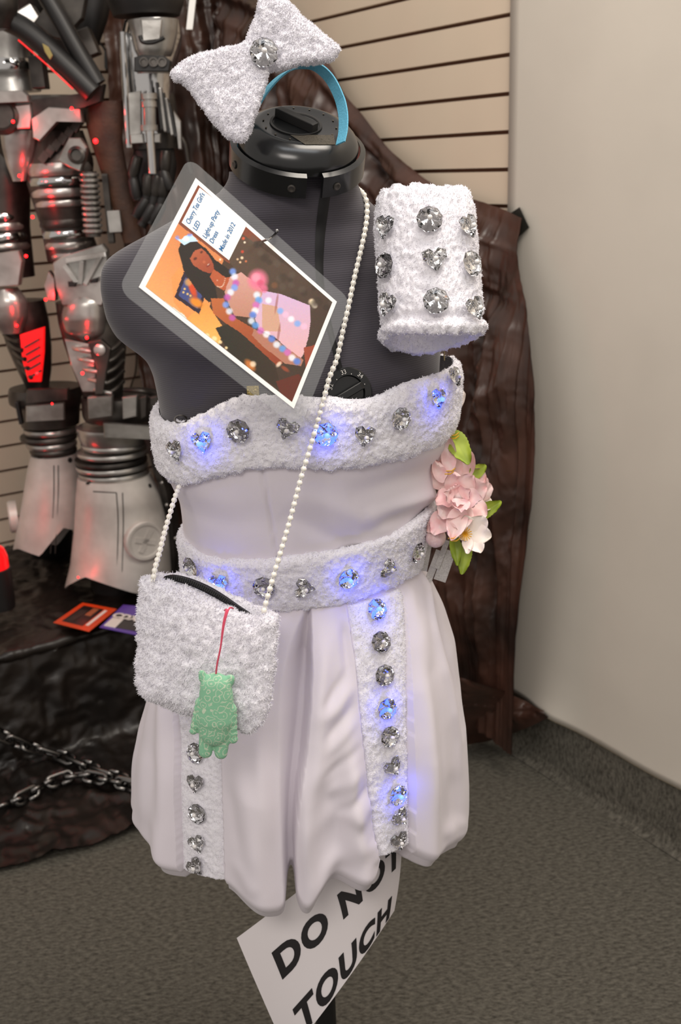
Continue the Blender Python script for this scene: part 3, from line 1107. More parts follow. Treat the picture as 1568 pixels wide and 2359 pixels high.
GR = .0125
for x, y, k, lit, sp in ((414, 1036, 'heart', 0, .3), (473, 1017, 'heart', 1, .2), (553, 990, 'round', 0, .2), (660, 987, 'heart', 0, -.4), (748, 998, 'round', 1, 0), (833, 1003, 'heart', 0, -.2), (915, 962, 'round', 0, .4), (998, 918, 'heart', 1, -.1), (1036, 872, 'heart', 0, 0)):
    gem_px(dress, b1, x, y, GR, k, lit, sp, dark=(x == 553))
for x, y, k, lit, sp in ((449, 1303, 'round', 0, 0), (512, 1342, 'heart', 1, .2), (610, 1347, 'round', 0, .2), (702, 1349, 'heart', 0, 1.4), (798, 1328, 'round', 1, 0), (888, 1304, 'heart', 0, 1.2), (951, 1269, 'round', 0, .4)):
    gem_px(dress, b2, x, y, GR, k, lit, sp)
for x, y, k, lit, dk in ((862, 1405, 'round', 1, 0), (871, 1479, 'round', 0, 1), (879, 1554, 'round', 0, 1), (885, 1630, 'round', 1, 1), (891, 1694, 'round', 0, 0), (898, 1764, 'heart', 0, 0), (910, 1828, 'round', 1, 0), (915, 1880, 'heart', 0, 0), (911, 1934, 'heart', 0, 1)):
    gem_px(dress, b3, x, y, GR, k, lit, random.random(), dark=dk)
for x, y, k, dk in ((457, 1732, 'round', 0), (457, 1803, 'heart', 1), (460, 1870, 'round', 0), (461, 1940, 'heart', 0), (458, 1992, 'heart', 1)):
    gem_px(dress, b4, x, y, GR * .95, k, 0, random.random(), dark=dk)
# ================================================================== fleece cuff hung on the shoulder
cuff_c = atY(986, 618, 1.115)
cuff = thing('arm_cuff', cuff_c - UPZ * .08, 'white fleece arm cuff with nine crystal gems, hung at the shoulder of the dress form', 'cuff')
cax = np.array([-.03, .36, .93]); cax /= np.linalg.norm(cax)
cu_u = np.cross(cax, [0, 1.0, 0]); cu_u = -cu_u if cu_u[0] < 0 else cu_u
cu_u /= np.linalg.norm(cu_u)
cu_w = np.cross(cax, cu_u)
HH = .0755
def cuff_pt(a, h, off=0):
    rr = interp(h, [-HH, -HH * .8, 0, HH * .7, HH], [.0515, .0495, .0485, .0485, .0455]) + off
    zb = .004 * np.sin(2 * a + 1) * (np.abs(h) / HH)
    d = np.cos(a)[..., None] * cu_u + np.sin(a)[..., None] * cu_w * .93
    return cuff_c + d * np.asarray(rr)[..., None] + cax * (h + zb)[..., None]
npz, npp = 80, 320
A, Hh = np.meshgrid(np.linspace(0, 2 * np.pi, npp, endpoint=False), np.linspace(HH, -HH, npz))
G = cuff_pt(A, Hh, .004 * (1 - np.abs(Hh / HH) ** 10) - .001)
outd = cuff_pt(A, Hh, .02) - cuff_pt(A, Hh, 0)
outd /= np.linalg.norm(outd, axis=2)[:, :, None]
smoothG = G.copy()
lip = .0035 * np.exp(-((Hh + HH * .90) / .005) ** 2) - .003 * np.exp(-((Hh + HH * .77) / .004) ** 2)
G = G + outd * (fleece_offset(G.reshape(-1, 3), .0024).reshape(A.shape) + lip)[:, :, None]
G = G + cax * (.003 * fbm(G.reshape(-1, 3) / .007, 41, 2).reshape(A.shape) * np.abs(Hh / HH) ** 8)[:, :, None]
inn = cuff_pt(A, Hh, -.007)[::-1]
inn = inn - outd[::-1] * np.abs(fleece_offset(inn.reshape(-1, 3), .002)).reshape(A.shape)[:, :, None]
rows = list(G) + list(inn) + [G[0]]
FF = gridfaces(len(rows), npp, True)
vv = np.concatenate(rows)
q0 = FF[20 * npp + 5]
if np.cross(vv[q0[2]] - vv[q0[0]], vv[q0[3]] - vv[q0[1]]) @ (vv[q0[0]] - cuff_c) < 0: FF = [f[::-1] for f in FF]
co = mk('sleeve', *tufts(vv, FF, 34000, .0028, 5), 'fleece', cuff)
cb = BVHTree.FromPolygons(smoothG.reshape(-1, 3).tolist(), gridfaces(npz, npp, True))
for x, y, k, sp in ((896, 527, 'heart', 0), (988, 510, 'round', .2), (1069, 527, 'heart', .2), (896, 614, 'round', .3), (1000, 604, 'heart', .1), (1076, 611, 'round', 0), (902, 705, 'heart', -.2), (1003, 697, 'round', .1), (1084, 715, 'heart', .2)):
    gem_px(cuff, cb, x, y, .0132, k, 0, sp, dark=(x in (988, 896) and k == 'round'))
mk('hanging_thread', *tube([atY(1019, 790, 1.14), atY(1022, 806, 1.145), atY(1023, 830, 1.15)], .0008, 6), 'goldmesh', cuff)

# ================================================================== hair bow on its headband
bowpix = [(393, 168), (410, 150), (430, 137), (463, 126), (496, 119), (530, 110), (548, 104), (568, 86), (580, 60), (592, 27), (602, -4), (625, -14), (650, -8), (668, 6), (690, 30), (718, 56), (751, 83), (779, 108), (779, 124), (768, 136), (748, 143), (715, 146), (690, 150), (655, 156), (632, 160), (618, 166), (610, 196), (599, 229), (590, 258), (582, 282), (572, 310), (558, 326), (543, 326), (523, 316), (505, 298), (486, 276), (466, 249), (443, 216), (420, 193), (400, 182)]
BY = 1.125
bc = atY(607, 128, BY)
bow = thing('hair_bow', bc - UPZ * .12, 'white fleece hair bow with crystal centre on a light blue headband', 'hair bow')
Bp = spline(bowpix + [bowpix[0]], 421)[:-1]
tiltn = np.array([.10, -.97, .2]); tiltn /= np.linalg.norm(tiltn)
B3 = np.array([onplane(x, y, bc, tiltn) for x, y in Bp])
V, F = puff(B3, bc, tiltn, .0085, 46, 7, True, .0020, .0048)
V = V + tiltn * (.006 * np.exp(-(np.linalg.norm(V - bc, axis=1) / .03) ** 2) * -1)[:, None]
q0 = F[900]
if np.cross(V[q0[2]] - V[q0[0]], V[q0[3]] - V[q0[1]]) @ tiltn < 0: F = [f[::-1] for f in F]
bo = mk('bow', *tufts(V, F, 36000, .0028, 6), 'fleece', bow)
put_gem(bow, onplane(607, 129, bc, tiltn) + tiltn * .0062, tiltn, .0142, 'round', False, .2)
# ribbon arch
arch = spline([(553, 362), (556, 330), (572, 280), (600, 228), (628, 192), (657, 168), (692, 154), (728, 155), (758, 180), (780, 222), (790, 262), (790, 300), (784, 330)], 70)
archY = np.interp(np.arange(70), [0, 18, 36, 55, 69], [1.16, 1.16, 1.165, 1.15, 1.125])
C3 = np.array([atY(x, y, Yv) for (x, y), Yv in zip(arch, archY)])
T, _, _ = frames(C3)
wd = np.array([.62, -.72, .18]); wd /= np.linalg.norm(wd)
W = np.array([wd - t * (wd @ t) for t in T]); W /= np.linalg.norm(W, axis=1)[:, None]
Nn = np.cross(T, W)
rings = [np.array([c - w_ * .0065 - n_ * .0008, c + w_ * .0065 - n_ * .0008, c + w_ * .0065 + n_ * .0008, c - w_ * .0065 + n_ * .0008]) for c, w_, n_ in zip(C3, W, Nn)]
mk('headband', *loft(rings), 'bluestrap', bow, smooth=False)

# ================================================================== fleece purse
purse_pix = [(326, 1334), (350, 1330), (400, 1342), (470, 1372), (540, 1406), (590, 1420), (625, 1420), (640, 1432), (638, 1480), (633, 1540), (628, 1590), (618, 1640), (600, 1672), (575, 1686), (545, 1680), (500, 1668), (440, 1650), (385, 1630), (345, 1610), (318, 1586), (315, 1540), (317, 1480), (320, 1420), (322, 1370)]
pn = np.array([-.22, -.95, .22]); pn /= np.linalg.norm(pn)
pc = atY(478, 1515, .972)
purse = thing('fleece_purse', pc - UPZ * .08, 'small white fleece purse with black zip on a pearl strap', 'purse')
Pp = spline(purse_pix + [purse_pix[0]], 361)[:-1]
B3 = np.array([onplane(x, y, pc, pn) for x, y in Pp])
V, F = puff(B3, pc, pn, .013, 44, 4, True, .003, .0062, bulge=.004)
q0 = F[900]
if np.cross(V[q0[2]] - V[q0[0]], V[q0[3]] - V[q0[1]]) @ pn < 0: F = [f[::-1] for f in F]
po = mk('purse_front', *tufts(V, F, 32000, .0042, 7), 'fleece', purse)
# rear panel rises behind the zip
rear_pix = [(330, 1330), (375, 1322), (420, 1322), (470, 1340), (520, 1362), (575, 1390), (632, 1410), (640, 1440), (600, 1640), (480, 1640), (340, 1580), (326, 1400)]
Rp = spline(rear_pix + [rear_pix[0]], 241)[:-1]
pc2 = pc - pn * .026
B3 = np.array([onplane(x, y, pc2, pn) for x, y in Rp])
V, F = puff(B3, np.mean(B3, 0), pn, .008, 30, 5, True, .003, .0065)
if np.cross(V[q0[2]] - V[q0[0]], V[q0[3]] - V[q0[1]]) @ pn < 0: F = [f[::-1] for f in F]
pr_ = mk('purse_back', *tufts(V, F, 14000, .0042, 8), 'fleece', purse)
zc = spline([(368, 1334), (395, 1331), (430, 1338), (470, 1354), (510, 1376), (550, 1402), (588, 1425)], 50)
zw = np.interp(np.arange(50), [0, 6, 25, 45, 49], [3, 8, 9, 6, 3])
rows = []
for k in range(50):
    t = zc[min(k + 1, 49)] - zc[max(k - 1, 0)]; t /= np.linalg.norm(t)
    nn = np.array([-t[1], t[0]])
    rows.append([onplane(*(zc[k] + nn * q * zw[k]), pc - pn * (.006 + .004 * q * q), pn) for q in np.linspace(-1, 1, 5)])
G = np.array(rows)
zz_ = mk('zipper', G.reshape(-1, 3), gridfaces(50, 5), 'zip', purse)
for k in range(3, 47, 1):
    c = G[k, 2] + pn * .0006
    e = G[k, 3] - G[k, 1]; e /= np.linalg.norm(e)
    f = G[k + 1, 2] - G[k - 1, 2]; f /= np.linalg.norm(f)
    mk('zip_tooth', *boxm(c, e * .0022, f * .0008, pn * .0006), 'blackplastic', zz_, smooth=False)

# pearl strap
scene_bvhs = [body_bvh, b1, bod_bvh, b2]
def near_hit(px, py):
    best = None
    for b in scene_bvhs:
        h, nr = cast(b, px, py)
        if h is not None and (best is None or h[1] < best[0][1]): best = (h, nr)
    return best
path = spline([(822, 434), (836, 446), (844, 466), (845, 490), (842, 522), (832, 572), (816, 640), (802, 708), (790, 760), (775, 828), (759, 868), (748, 910), (735, 960), (720, 1012), (705, 1062), (690, 1112), (672, 1182), (655, 1242), (640, 1292), (626, 1340), (612, 1390), (602, 1432)], 400)
Yh = []
for x, y in path:
    h = near_hit(x, y)
    Yh.append(h[0][1] - .006 if h else np.nan)
Yh = np.array(Yh)
ok = ~np.isnan(Yh)
Yh = np.interp(np.arange(400), np.arange(400)[ok], Yh[ok])
Yh[:6] = np.linspace(Yh[6] + .02, Yh[6], 6)
Yh[-1] = pc[1] - .004
# lower hull: the strap is taut over whatever stands nearest
hull = []
for i in range(400):
    while len(hull) >= 2 and (hull[-1][1] - hull[-2][1]) * (i - hull[-2][0]) >= (Yh[i] - hull[-2][1]) * (hull[-1][0] - hull[-2][0]):
        hull.pop()
    hull.append((i, Yh[i]))
Yt = np.interp(np.arange(400), [h[0] for h in hull], [h[1] for h in hull])
S3 = np.array([atY(x, y, Yv) for (x, y), Yv in zip(path, Yt)])
L3 = spline(S3[::8], 400)
pearl_me = None
def pearls(P3, step=.0073):
    global pearl_me
    L = np.r_[0, np.cumsum(np.linalg.norm(np.diff(P3, axis=0), axis=1))]
    for s in np.arange(step / 2, L[-1], step):
        p = np.array([np.interp(s, L, P3[:, k]) for k in range(3)])
        if pearl_me is None:
            o = mk('pearl', *ellipsoid((0, 0, 0), .0031, .0031, .0031, 12, 8), 'pearl', None)
            pearl_me = o.data
            bpy.data.objects.remove(o)
        inst('pearl', pearl_me, Matrix.Translation(p), purse)
def cord(P3):
    T, U, W = frames(P3)
    mk('strap_cord', *join(tube(P3 + U * .0013, .0006, 5), tube(P3 - U * .0013, .0006, 5)), 'pearlcord', purse)
pearls(L3); cord(L3)
back = spline([atY(414, 1118, 1.10), atY(403, 1146, 1.08), atY(390, 1188, 1.06), atY(378, 1230, 1.04), atY(368, 1270, 1.02), atY(358, 1306, 1.0), atY(352, 1340, .985)], 80)
pearls(back); cord(back)

# ================================================================== bear charm
by_ = .93
charm = thing('bear_charm', atY(495, 1750, by_), 'mint green fabric bear charm with swirl print hanging on a pink cord', 'charm')
def cap_(p0, p1, r0, r1, flat=.62):
    a, b = atY(*p0, by_), atY(*p1, by_)
    P = np.array([a + (b - a) * t for t in np.linspace(0, 1, 6)])
    k = by_ * 1.09 / FPX
    rr = np.interp(np.linspace(0, 1, 6), [0, 1], [r0 * k, r1 * k])
    parts = [ellipsoid(p, r, r * flat, r, 16, 10) for p, r in zip(P, rr)]
    return join(*parts)
Vb, Fb = join(cap_((497, 1584), (498, 1605), 38, 41), cap_((498, 1605), (497, 1655), 41, 45), cap_((496, 1650), (494, 1685), 44, 38),
              cap_((468, 1562), (465, 1551), 12, 9, .6), cap_((526, 1570), (530, 1564), 14, 12, .6),
              cap_((466, 1620), (445, 1684), 18, 10), cap_((526, 1635), (536, 1702), 21, 13), cap_((476, 1690), (473, 1732), 19, 17), cap_((512, 1700), (509, 1735), 19, 16))
def bear_material():
    m = mat('mint_swirl_fabric', (120, 178, 142), .85, sheen=.2)
    nt = m.node_tree; b = nt.nodes['Principled BSDF']
    tc = nt.nodes.new('ShaderNodeTexCoord')
    vo = nt.nodes.new('ShaderNodeTexVoronoi'); vo.inputs['Scale'].default_value = 130
    nz = nt.nodes.new('ShaderNodeTexNoise'); nz.inputs['Scale'].default_value = 120
    mx = nt.nodes.new('ShaderNodeVectorMath'); mx.operation = 'MULTIPLY_ADD'
    mx.inputs[1].default_value = (.006, .006, .006)
    nt.links.new(tc.outputs['Object'], nz.inputs['Vector'])
    nt.links.new(nz.outputs['Color'], mx.inputs[0]); nt.links.new(tc.outputs['Object'], mx.inputs[2])
    nt.links.new(mx.outputs[0], vo.inputs['Vector'])
    sn = nt.nodes.new('ShaderNodeMath'); sn.operation = 'SINE'
    ml = nt.nodes.new('ShaderNodeMath'); ml.operation = 'MULTIPLY'; ml.inputs[1].default_value = 17
    nt.links.new(vo.outputs['Distance'], ml.inputs[0]); nt.links.new(ml.outputs[0], sn.inputs[0])
    rp = nt.nodes.new('ShaderNodeValToRGB'); e = rp.color_ramp.elements
    e[0].position, e[1].position = .72, .86
    e[0].color = (*lin((136, 194, 158)), 1); e[1].color = (*lin((198, 214, 188)), 1)
    nt.links.new(sn.outputs[0], rp.inputs[0]); nt.links.new(rp.outputs[0], b.inputs['Base Color'])
    return m
MT['bear'] = bear_material()
bear = mk('bear', Vb, Fb, 'bear', charm)
rm = bear.modifiers.new('remesh', 'REMESH'); rm.mode = 'VOXEL'; rm.voxel_size = .0011; rm.use_smooth_shade = True
smo = bear.modifiers.new('smooth', 'SMOOTH'); smo.iterations = 4; smo.factor = .5
for dx in (0, 4):
    P = spline([atY(537 - dx * 5, 1402 + dx, by_ + .018), atY(530 - dx * 2, 1400 + dx, by_), atY(524 - dx, 1410, by_ - .004), atY(516 - dx * .6, 1440, by_ - .006), atY(508, 1490, by_ - .006), atY(500, 1530, by_ - .004), atY(497, 1556, by_)], 40)
    mk('cord', *tube(P, .0009, 6), 'pink', charm)

# ================================================================== laminated photo card
K = .945
quad = [CAM + (np.array(q) - CAM) * K for q in ((-.1739, .9723, 1.3194), (-.1274, 1.0706, 1.4101), (.0038, 1.1277, 1.281), (-.0428, 1.0294, 1.1903))]
TL, TR, BR, BL = quad
def cardpt(s, t, off=0):
    s, t = np.asarray(s, float), np.asarray(t, float)
    P = (1 - t)[..., None] * ((1 - s)[..., None] * TL + s[..., None] * TR) + t[..., None] * ((1 - s)[..., None] * BL + s[..., None] * BR)
    return P + cn * off
ce, cf = (TR - TL), (BL - TL)
cW, cH = np.linalg.norm(ce), np.linalg.norm(cf)
cn = np.cross(cf, ce); cn /= np.linalg.norm(cn)
if cn[1] > 0: cn = -cn
card = thing('photo_card', (TL + TR + BR + BL) / 4 - UPZ * .1, 'laminated photo card of the worn dress with a caption, pinned to the chest', 'photo card')
m_ = .0145
def rounded(mx, my, r=.012, n=7):
    pts = []
    for cx_, cy_, a0 in ((1, 0, -90), (1, 1, 0), (0, 1, 90), (0, 0, 180)):
        x0 = (cW + mx - r) if cx_ else (-mx + r)
        y0 = (cH + my - r) if cy_ else (-my + r)
        for a in np.linspace(a0, a0 + 90, n):
            pts.append(((x0 + r * math.cos(math.radians(a))) / cW, (y0 + r * math.sin(math.radians(a))) / cH))
    return np.array(pts)
q = rounded(m_, m_)
mk('laminate', *prism(cardpt(q[:, 0], q[:, 1], -.0006), cn, .0007), 'laminate', card, smooth=False, label='clear laminate margin')
sq = np.array([(0, 0), (1, 0), (1, 1), (0, 1)], float)
mk('paper', *prism(cardpt(sq[:, 0], sq[:, 1], .0004), cn, .0005), 'cardpaper', card, smooth=False)

# the print: colour painted per vertex from simple shapes
proj4 = [np.array(proj(c)) for c in (TL, TR, BR, BL)]
# homography unit square -> photo pixels
def homog(dst):
    A = []
    for (x, y), (X, Y) in zip(((0, 0), (1, 0), (1, 1), (0, 1)), dst):
        A.append([x, y, 1, 0, 0, 0, -X * x, -X * y, -X]); A.append([0, 0, 0, x, y, 1, -Y * x, -Y * y, -Y])
    return np.linalg.svd(np.array(A))[2][-1].reshape(3, 3)
HM = homog([(313, 663.4), (455.7, 410.4), (769, 696), (680.6, 941)])
NS, NT_ = 190, 270
s0, s1, t0_, t1_ = .035, .965, .026, .974
Sg, Tg = np.meshgrid(np.linspace(s0, s1, NS), np.linspace(t0_, t1_, NT_))
hp = HM @ np.stack([Sg.ravel(), Tg.ravel(), np.ones(Sg.size)])
QX, QY = hp[0] / hp[2], hp[1] / hp[2]
C = np.zeros((Sg.size, 3))
def inside(poly):
    p = np.array(poly, float)
    r = np.zeros(QX.size, bool)
    j = len(p) - 1
    for i in range(len(p)):
        xi, yi, xj, yj = *p[i], *p[j]
        c = ((yi > QY) != (yj > QY)) & (QX < (xj - xi) * (QY - yi) / (yj - yi + 1e-9) + xi)
        r ^= c
        j = i
    return r
def fill(poly, c, c2=None, dirv=None):
    mk_ = inside(poly)
    C[mk_] = c
    if c2 is not None:
        p = np.array(poly, float)
        d = QX * dirv[0] + QY * dirv[1]
        lo, hi = (p @ np.array(dirv)).min(), (p @ np.array(dirv)).max()
        f = np.clip((d - lo) / (hi - lo), 0, 1)[mk_, None]
        C[mk_] = np.array(c) * (1 - f) + np.array(c2) * f
def blob(x, y, r, c, k=1.0, ry=None, ang=0):
    ry = ry or r
    a = math.radians(ang)
    dx, dy = QX - x, QY - y
    ex, ey = dx * math.cos(a) + dy * math.sin(a), -dx * math.sin(a) + dy * math.cos(a)
    d = (ex / r) ** 2 + (ey / ry) ** 2
    w_ = (np.clip(1.25 - d, 0, 1) * 1.0).clip(0, 1) * k
    C[:] = C * (1 - w_[:, None]) + np.array(c) * w_[:, None]
C[:] = (70, 52, 42)
fill([(300, 670), (460, 400), (560, 500), (520, 600), (480, 720), (470, 800)], (196, 108, 66), (236, 168, 106), (-.6, .8))
fill([(430, 380), (480, 400), (640, 560), (590, 560), (533, 610), (410, 512), (400, 500)], (124, 66, 48))
fill([(545, 530), (775, 700), (680, 950), (640, 900), (560, 640), (533, 605)], (86, 68, 56), (62, 48, 40), (.5, .8))
fill([(320, 668), (365, 690), (470, 760), (500, 840), (460, 800)], (236, 226, 206), (216, 224, 222), (1, 0))
fill([(395, 640), (420, 610), (500, 660), (480, 735), (450, 760), (400, 700)], (232, 150, 86))
fill([(430, 740), (480, 700), (520, 760), (500, 830), (455, 800)], (236, 150, 74), (250, 196, 110), (0, 1))
fill([(425, 628), (480, 672), (462, 728), (402, 688)], (44, 34, 52))
fill([(429, 640), (472, 674), (458, 716), (412, 684)], (64, 74, 128))
blob(455, 700, 20, (238, 140, 44), 1, 12, 30); blob(446, 668, 9, (206, 74, 40), 1, 26, -20); blob(436, 652, 10, (214, 160, 96), .8)
for x, y in ((427, 668), (424, 676), (434, 680), (441, 684)): blob(x, y, 3.2, (226, 190, 120))
fill([(500, 760), (560, 740), (640, 850), (655, 900), (600, 870), (540, 830)], (40, 40, 34), (58, 44, 34), (1, 0))
fill([(470, 800), (505, 795), (520, 830), (560, 850), (575, 880), (540, 860)], (60, 36, 22))
for x, y, r in ((468, 772, 5), (481, 778, 6), (498, 785, 7), (512, 793, 5), (526, 806, 4)): blob(x, y, r, (250, 224, 170), .9)
blob(581, 845, 18, (206, 122, 58), .9, 10, 50); blob(588, 842, 8, (236, 214, 186), .9)
# scatter of lights in the dark room
for x, y, r, c in ((565, 553, 4, (214, 90, 60)), (568, 562, 3, (240, 226, 206)), (563, 583, 4, (196, 70, 50)), (562, 597, 4, (236, 214, 180)), (558, 607, 3, (236, 200, 160)), (571, 605, 3, (200, 110, 70)), (512, 600, 3, (244, 224, 196)), (552, 600, 3, (220, 190, 150)), (681, 620, 5, (110, 150, 140)), (716, 697, 8, (244, 226, 190)), (722, 705, 7, (226, 214, 196)), (635, 660, 8, (110, 74, 52)), (742, 665, 3, (200, 200, 196))):
    blob(x, y, r, c, .95)
for k in range(26):
    a = k / 26
    blob(600 + 150 * a + rng.normal(0, 22), 560 + 150 * a + rng.normal(0, 20), 6 + 6 * rng.random(), (92, 82, 72) if k % 2 else (50, 40, 34), .45)
# person: hair, face, neck, arm, dress
fill([(412, 575), (418, 560), (436, 550), (455, 556), (480, 575), (500, 600), (535, 625), (545, 640), (520, 650), (505, 640), (495, 625), (500, 660), (505, 690), (485, 700), (455, 670), (425, 625)], (38, 32, 30))
fill([(440, 596), (452, 578), (468, 573), (484, 588), (496, 610), (498, 626), (488, 632), (470, 626), (448, 612)], (176, 92, 62), (150, 70, 48), (1, 1))
blob(453, 597, 5, (70, 34, 28), .8, 3.5, -30); blob(468, 582, 4, (70, 34, 28), .8, 3, -30)
blob(484, 613, 6, (110, 40, 36), .8, 3, -40); blob(484, 611, 4, (230, 205, 190), .7, 1.6, -40); blob(474, 605, 4, (196, 112, 78), .7)
fill([(497, 622), (525, 642), (540, 640), (545, 655), (520, 672), (500, 660), (488, 640)], (178, 88, 54))
fill([(490, 690), (520, 690), (530, 720), (555, 740), (590, 760), (640, 800), (655, 838), (640, 842), (610, 815), (560, 770), (520, 745), (495, 725)], (186, 104, 58), (140, 62, 40), (1, 1))
blob(646, 840, 5, (236, 214, 190), .9, 9, 40); blob(660, 850, 12, (150, 72, 48), .9, 5, 35)
fill([(535, 640), (560, 630), (580, 645), (612, 675), (610, 700), (590, 735), (545, 730), (530, 700), (522, 675)], (206, 156, 148), (186, 132, 112), (0, 1))
fill([(610, 672), (650, 680), (712, 705), (714, 740), (710, 775), (700, 815), (690, 830), (640, 780), (600, 760), (592, 735)], (206, 176, 214), (226, 176, 176), (0, 1))
fill([(608, 702), (642, 708), (650, 765), (608, 765)], (204, 160, 138))
fill([(590, 760), (640, 785), (700, 828), (695, 842), (660, 838), (610, 800), (585, 775)], (176, 120, 100))
for px0, c in (((640, 700), (150, 90, 86)), ((645, 770), (150, 90, 86))): blob(*px0, 3, c, .6, 26, 8)
blob(598, 648, 24, (232, 120, 150), 1, 26); blob(594, 642, 11, (246, 160, 180), .8); blob(604, 655, 9, (206, 84, 118), .8); blob(612, 668, 10, (226, 110, 146), .8)
for i, (x, y) in enumerate(((541, 628), (545, 640), (548, 655), (545, 665), (536, 676), (528, 688), (525, 705), (533, 720), (540, 735))):
    c = ((120, 160, 246), (226, 236, 255), (190, 90, 180))[i % 3]; blob(x, y, 9, c, .85)
for i, (x, y) in enumerate(((596, 682), (600, 694), (594, 705), (592, 718), (587, 728), (584, 742), (593, 752), (605, 764), (618, 772), (630, 782), (641, 795), (654, 804), (665, 812), (675, 824), (686, 832))):
    c = ((226, 240, 255), (96, 160, 236), (206, 110, 190), (246, 246, 255), (84, 130, 226))[i % 5]; blob(x, y, 9, c, .85)
for i, (x, y) in enumerate(((622, 694), (648, 718), (660, 726), (672, 736), (686, 746), (700, 752))):
    c = ((240, 246, 255), (120, 170, 240), (236, 190, 220))[i % 3]; blob(x, y, 8, c, .8)
fill([(404, 546), (420, 552), (428, 543), (445, 540), (460, 556), (440, 558), (426, 565), (418, 558)], (196, 226, 255))
blob(431, 551, 9, (240, 250, 255), .9, 6); blob(410, 547, 6, (120, 140, 255), .6); blob(440, 541, 7, (110, 130, 240), .6, 4)
blob(505, 648, 2.2, (226, 200, 180), .6); 
for a in np.linspace(0, 1, 11): blob(505 + 18 * a + 3 * math.sin(a * 3), 662 + 4 * math.sin(a * 3.1) - 18 * a * a, 1.7, (230, 212, 196), .7)
fill([(700, 800), (735, 790), (730, 830), (705, 845)], (150, 70, 50)); blob(722, 818, 5, (240, 206, 186), .8)
fill([(640, 880), (690, 860), (705, 880), (680, 935), (655, 920)], (96, 44, 34))
C += rng.normal(0, 3, C.shape)
Vp = cardpt(Sg.ravel(), Tg.ravel(), .0011)
pm = bpy.data.materials.new('colour_print'); pm.use_nodes = True
at = pm.node_tree.nodes.new('ShaderNodeAttribute'); at.attribute_name = 'ink'
pb = pm.node_tree.nodes['Principled BSDF']; pb.inputs['Roughness'].default_value = .3
pm.node_tree.links.new(at.outputs['Color'], pb.inputs['Base Color'])
pr = mk('printed_photo', Vp, gridfaces(NT_, NS), pm, card, smooth=False, label='flash photo of a person wearing the same light-up dress')
ca = pr.data.color_attributes.new('ink', 'FLOAT_COLOR', 'POINT')
Cl = np.clip(C / 255, 0, 1)
Cl = np.where(Cl <= .04045, Cl / 12.92, ((Cl + .055) / 1.055) ** 2.4)
ca.data.foreach_set('color', np.concatenate([Cl, np.ones((len(Cl), 1))], 1).astype(np.float32).ravel())
def st_of(px, py):
    q = np.linalg.inv(HM) @ np.array([px, py, 1.0])
    return q[0] / q[2], q[1] / q[2]
boxq = np.array([st_of(*p) for p in ((418, 512), (463, 431), (575, 522), (533, 605))])
boxq = boxq.mean(0) + (boxq - boxq.mean(0)) * .97
mk('caption_box', *prism(cardpt(boxq[:, 0], boxq[:, 1], .0011), cn, .0003), 'cardpaper', card, smooth=False)
exn, eyn = ce / cW, -cf / cH
for txt, p0_, p1_ in (("Cherry Tea Girl's", (431, 515), (471, 450)), ('LED', (448, 530), (459, 513)), ('Light-up Party', (471, 549), (506, 491)), ('Dress', (487, 561), (502, 538)), ('Made in 2012', (509, 580), (544, 523))):
    a_, b_ = np.array(st_of(*p0_)), np.array(st_of(*p1_))
    V, F = text_mesh(txt, .0066, .0001, 'LEFT')
    wt_ = (b_[0] - a_[0]) * cW
    V[:, 0] = (V[:, 0] - V[:, 0].min()) / (V[:, 0].max() - V[:, 0].min()) * wt_
    o_ = cardpt(np.array(a_[0]), np.array(a_[1])) - eyn * .0012 + exn * .0015 + cn * .0016
    mk('caption_line', o_ + V[:, :1] * exn + V[:, 1:2] * eyn, F, 'blueink', card, smooth=False)
# pin
pa = cardpt(np.array(1.0), np.array(.53))
pp = mk('pin', *tube(spline([atY(604, 556, 1.02), atY(617, 551, 1.015), atY(628, 545, 1.03), atY(637, 535, 1.05)], 20), .0011, 6), 'chrome', card)
mk('pin_head', *ellipsoid(atY(638, 531, 1.052), .0016, .0016, .0016, 8, 6), 'chrome', card)

# ================================================================== paper notice
ctl = np.array([[(545, 2161, 1.075), (738, 2012, 1.10), (924, 1856, 1.17)], [(600, 2290, 1.06), (778, 2118, 1.075), (924, 1978, 1.14)], [(664, 2434, 1.05), (797, 2260, 1.055), (908, 2098, 1.115)]], float)
ctl3 = np.array([[atY(*c) for c in r] for r in ctl])
def sheet(u, v, off=0):
    def bl(t): return np.stack([(2 * (t - .5) * (t - 1)), (-4 * t * (t - 1)), (2 * t * (t - .5))], -1)
    bu, bv = bl(np.asarray(u, float)), bl(np.asarray(v, float))
    return np.einsum('...i,...j,ijk->...k', bv, bu, ctl3)
sign = thing('paper_notice', sheet(.5, 1.0), 'curled white paper notice reading DO NOT TOUCH, below the skirt', 'sign')
Ug, Vg = np.meshgrid(np.linspace(0, 1, 40), np.linspace(0, 1, 30))
G = sheet(Ug, Vg)
Nn = normals_grid(G)
if Nn[10, 10, 1] > 0: Nn = -Nn
Gb = G - Nn * .0004
F1 = gridfaces(30, 40)
n = 1200
rim = []
idx = [j for j in range(40)] + [i * 40 + 39 for i in range(1, 30)] + [29 * 40 + j for j in range(38, -1, -1)] + [i * 40 for i in range(28, 0, -1)]
for a, b in zip(idx, idx[1:] + idx[:1]): rim.append((a, b, b + n, a + n))
mk('sheet', np.concatenate([G.reshape(-1, 3), Gb.reshape(-1, 3)]), F1 + [tuple(i + n for i in f[::-1]) for f in F1] + rim, 'paper', sign)
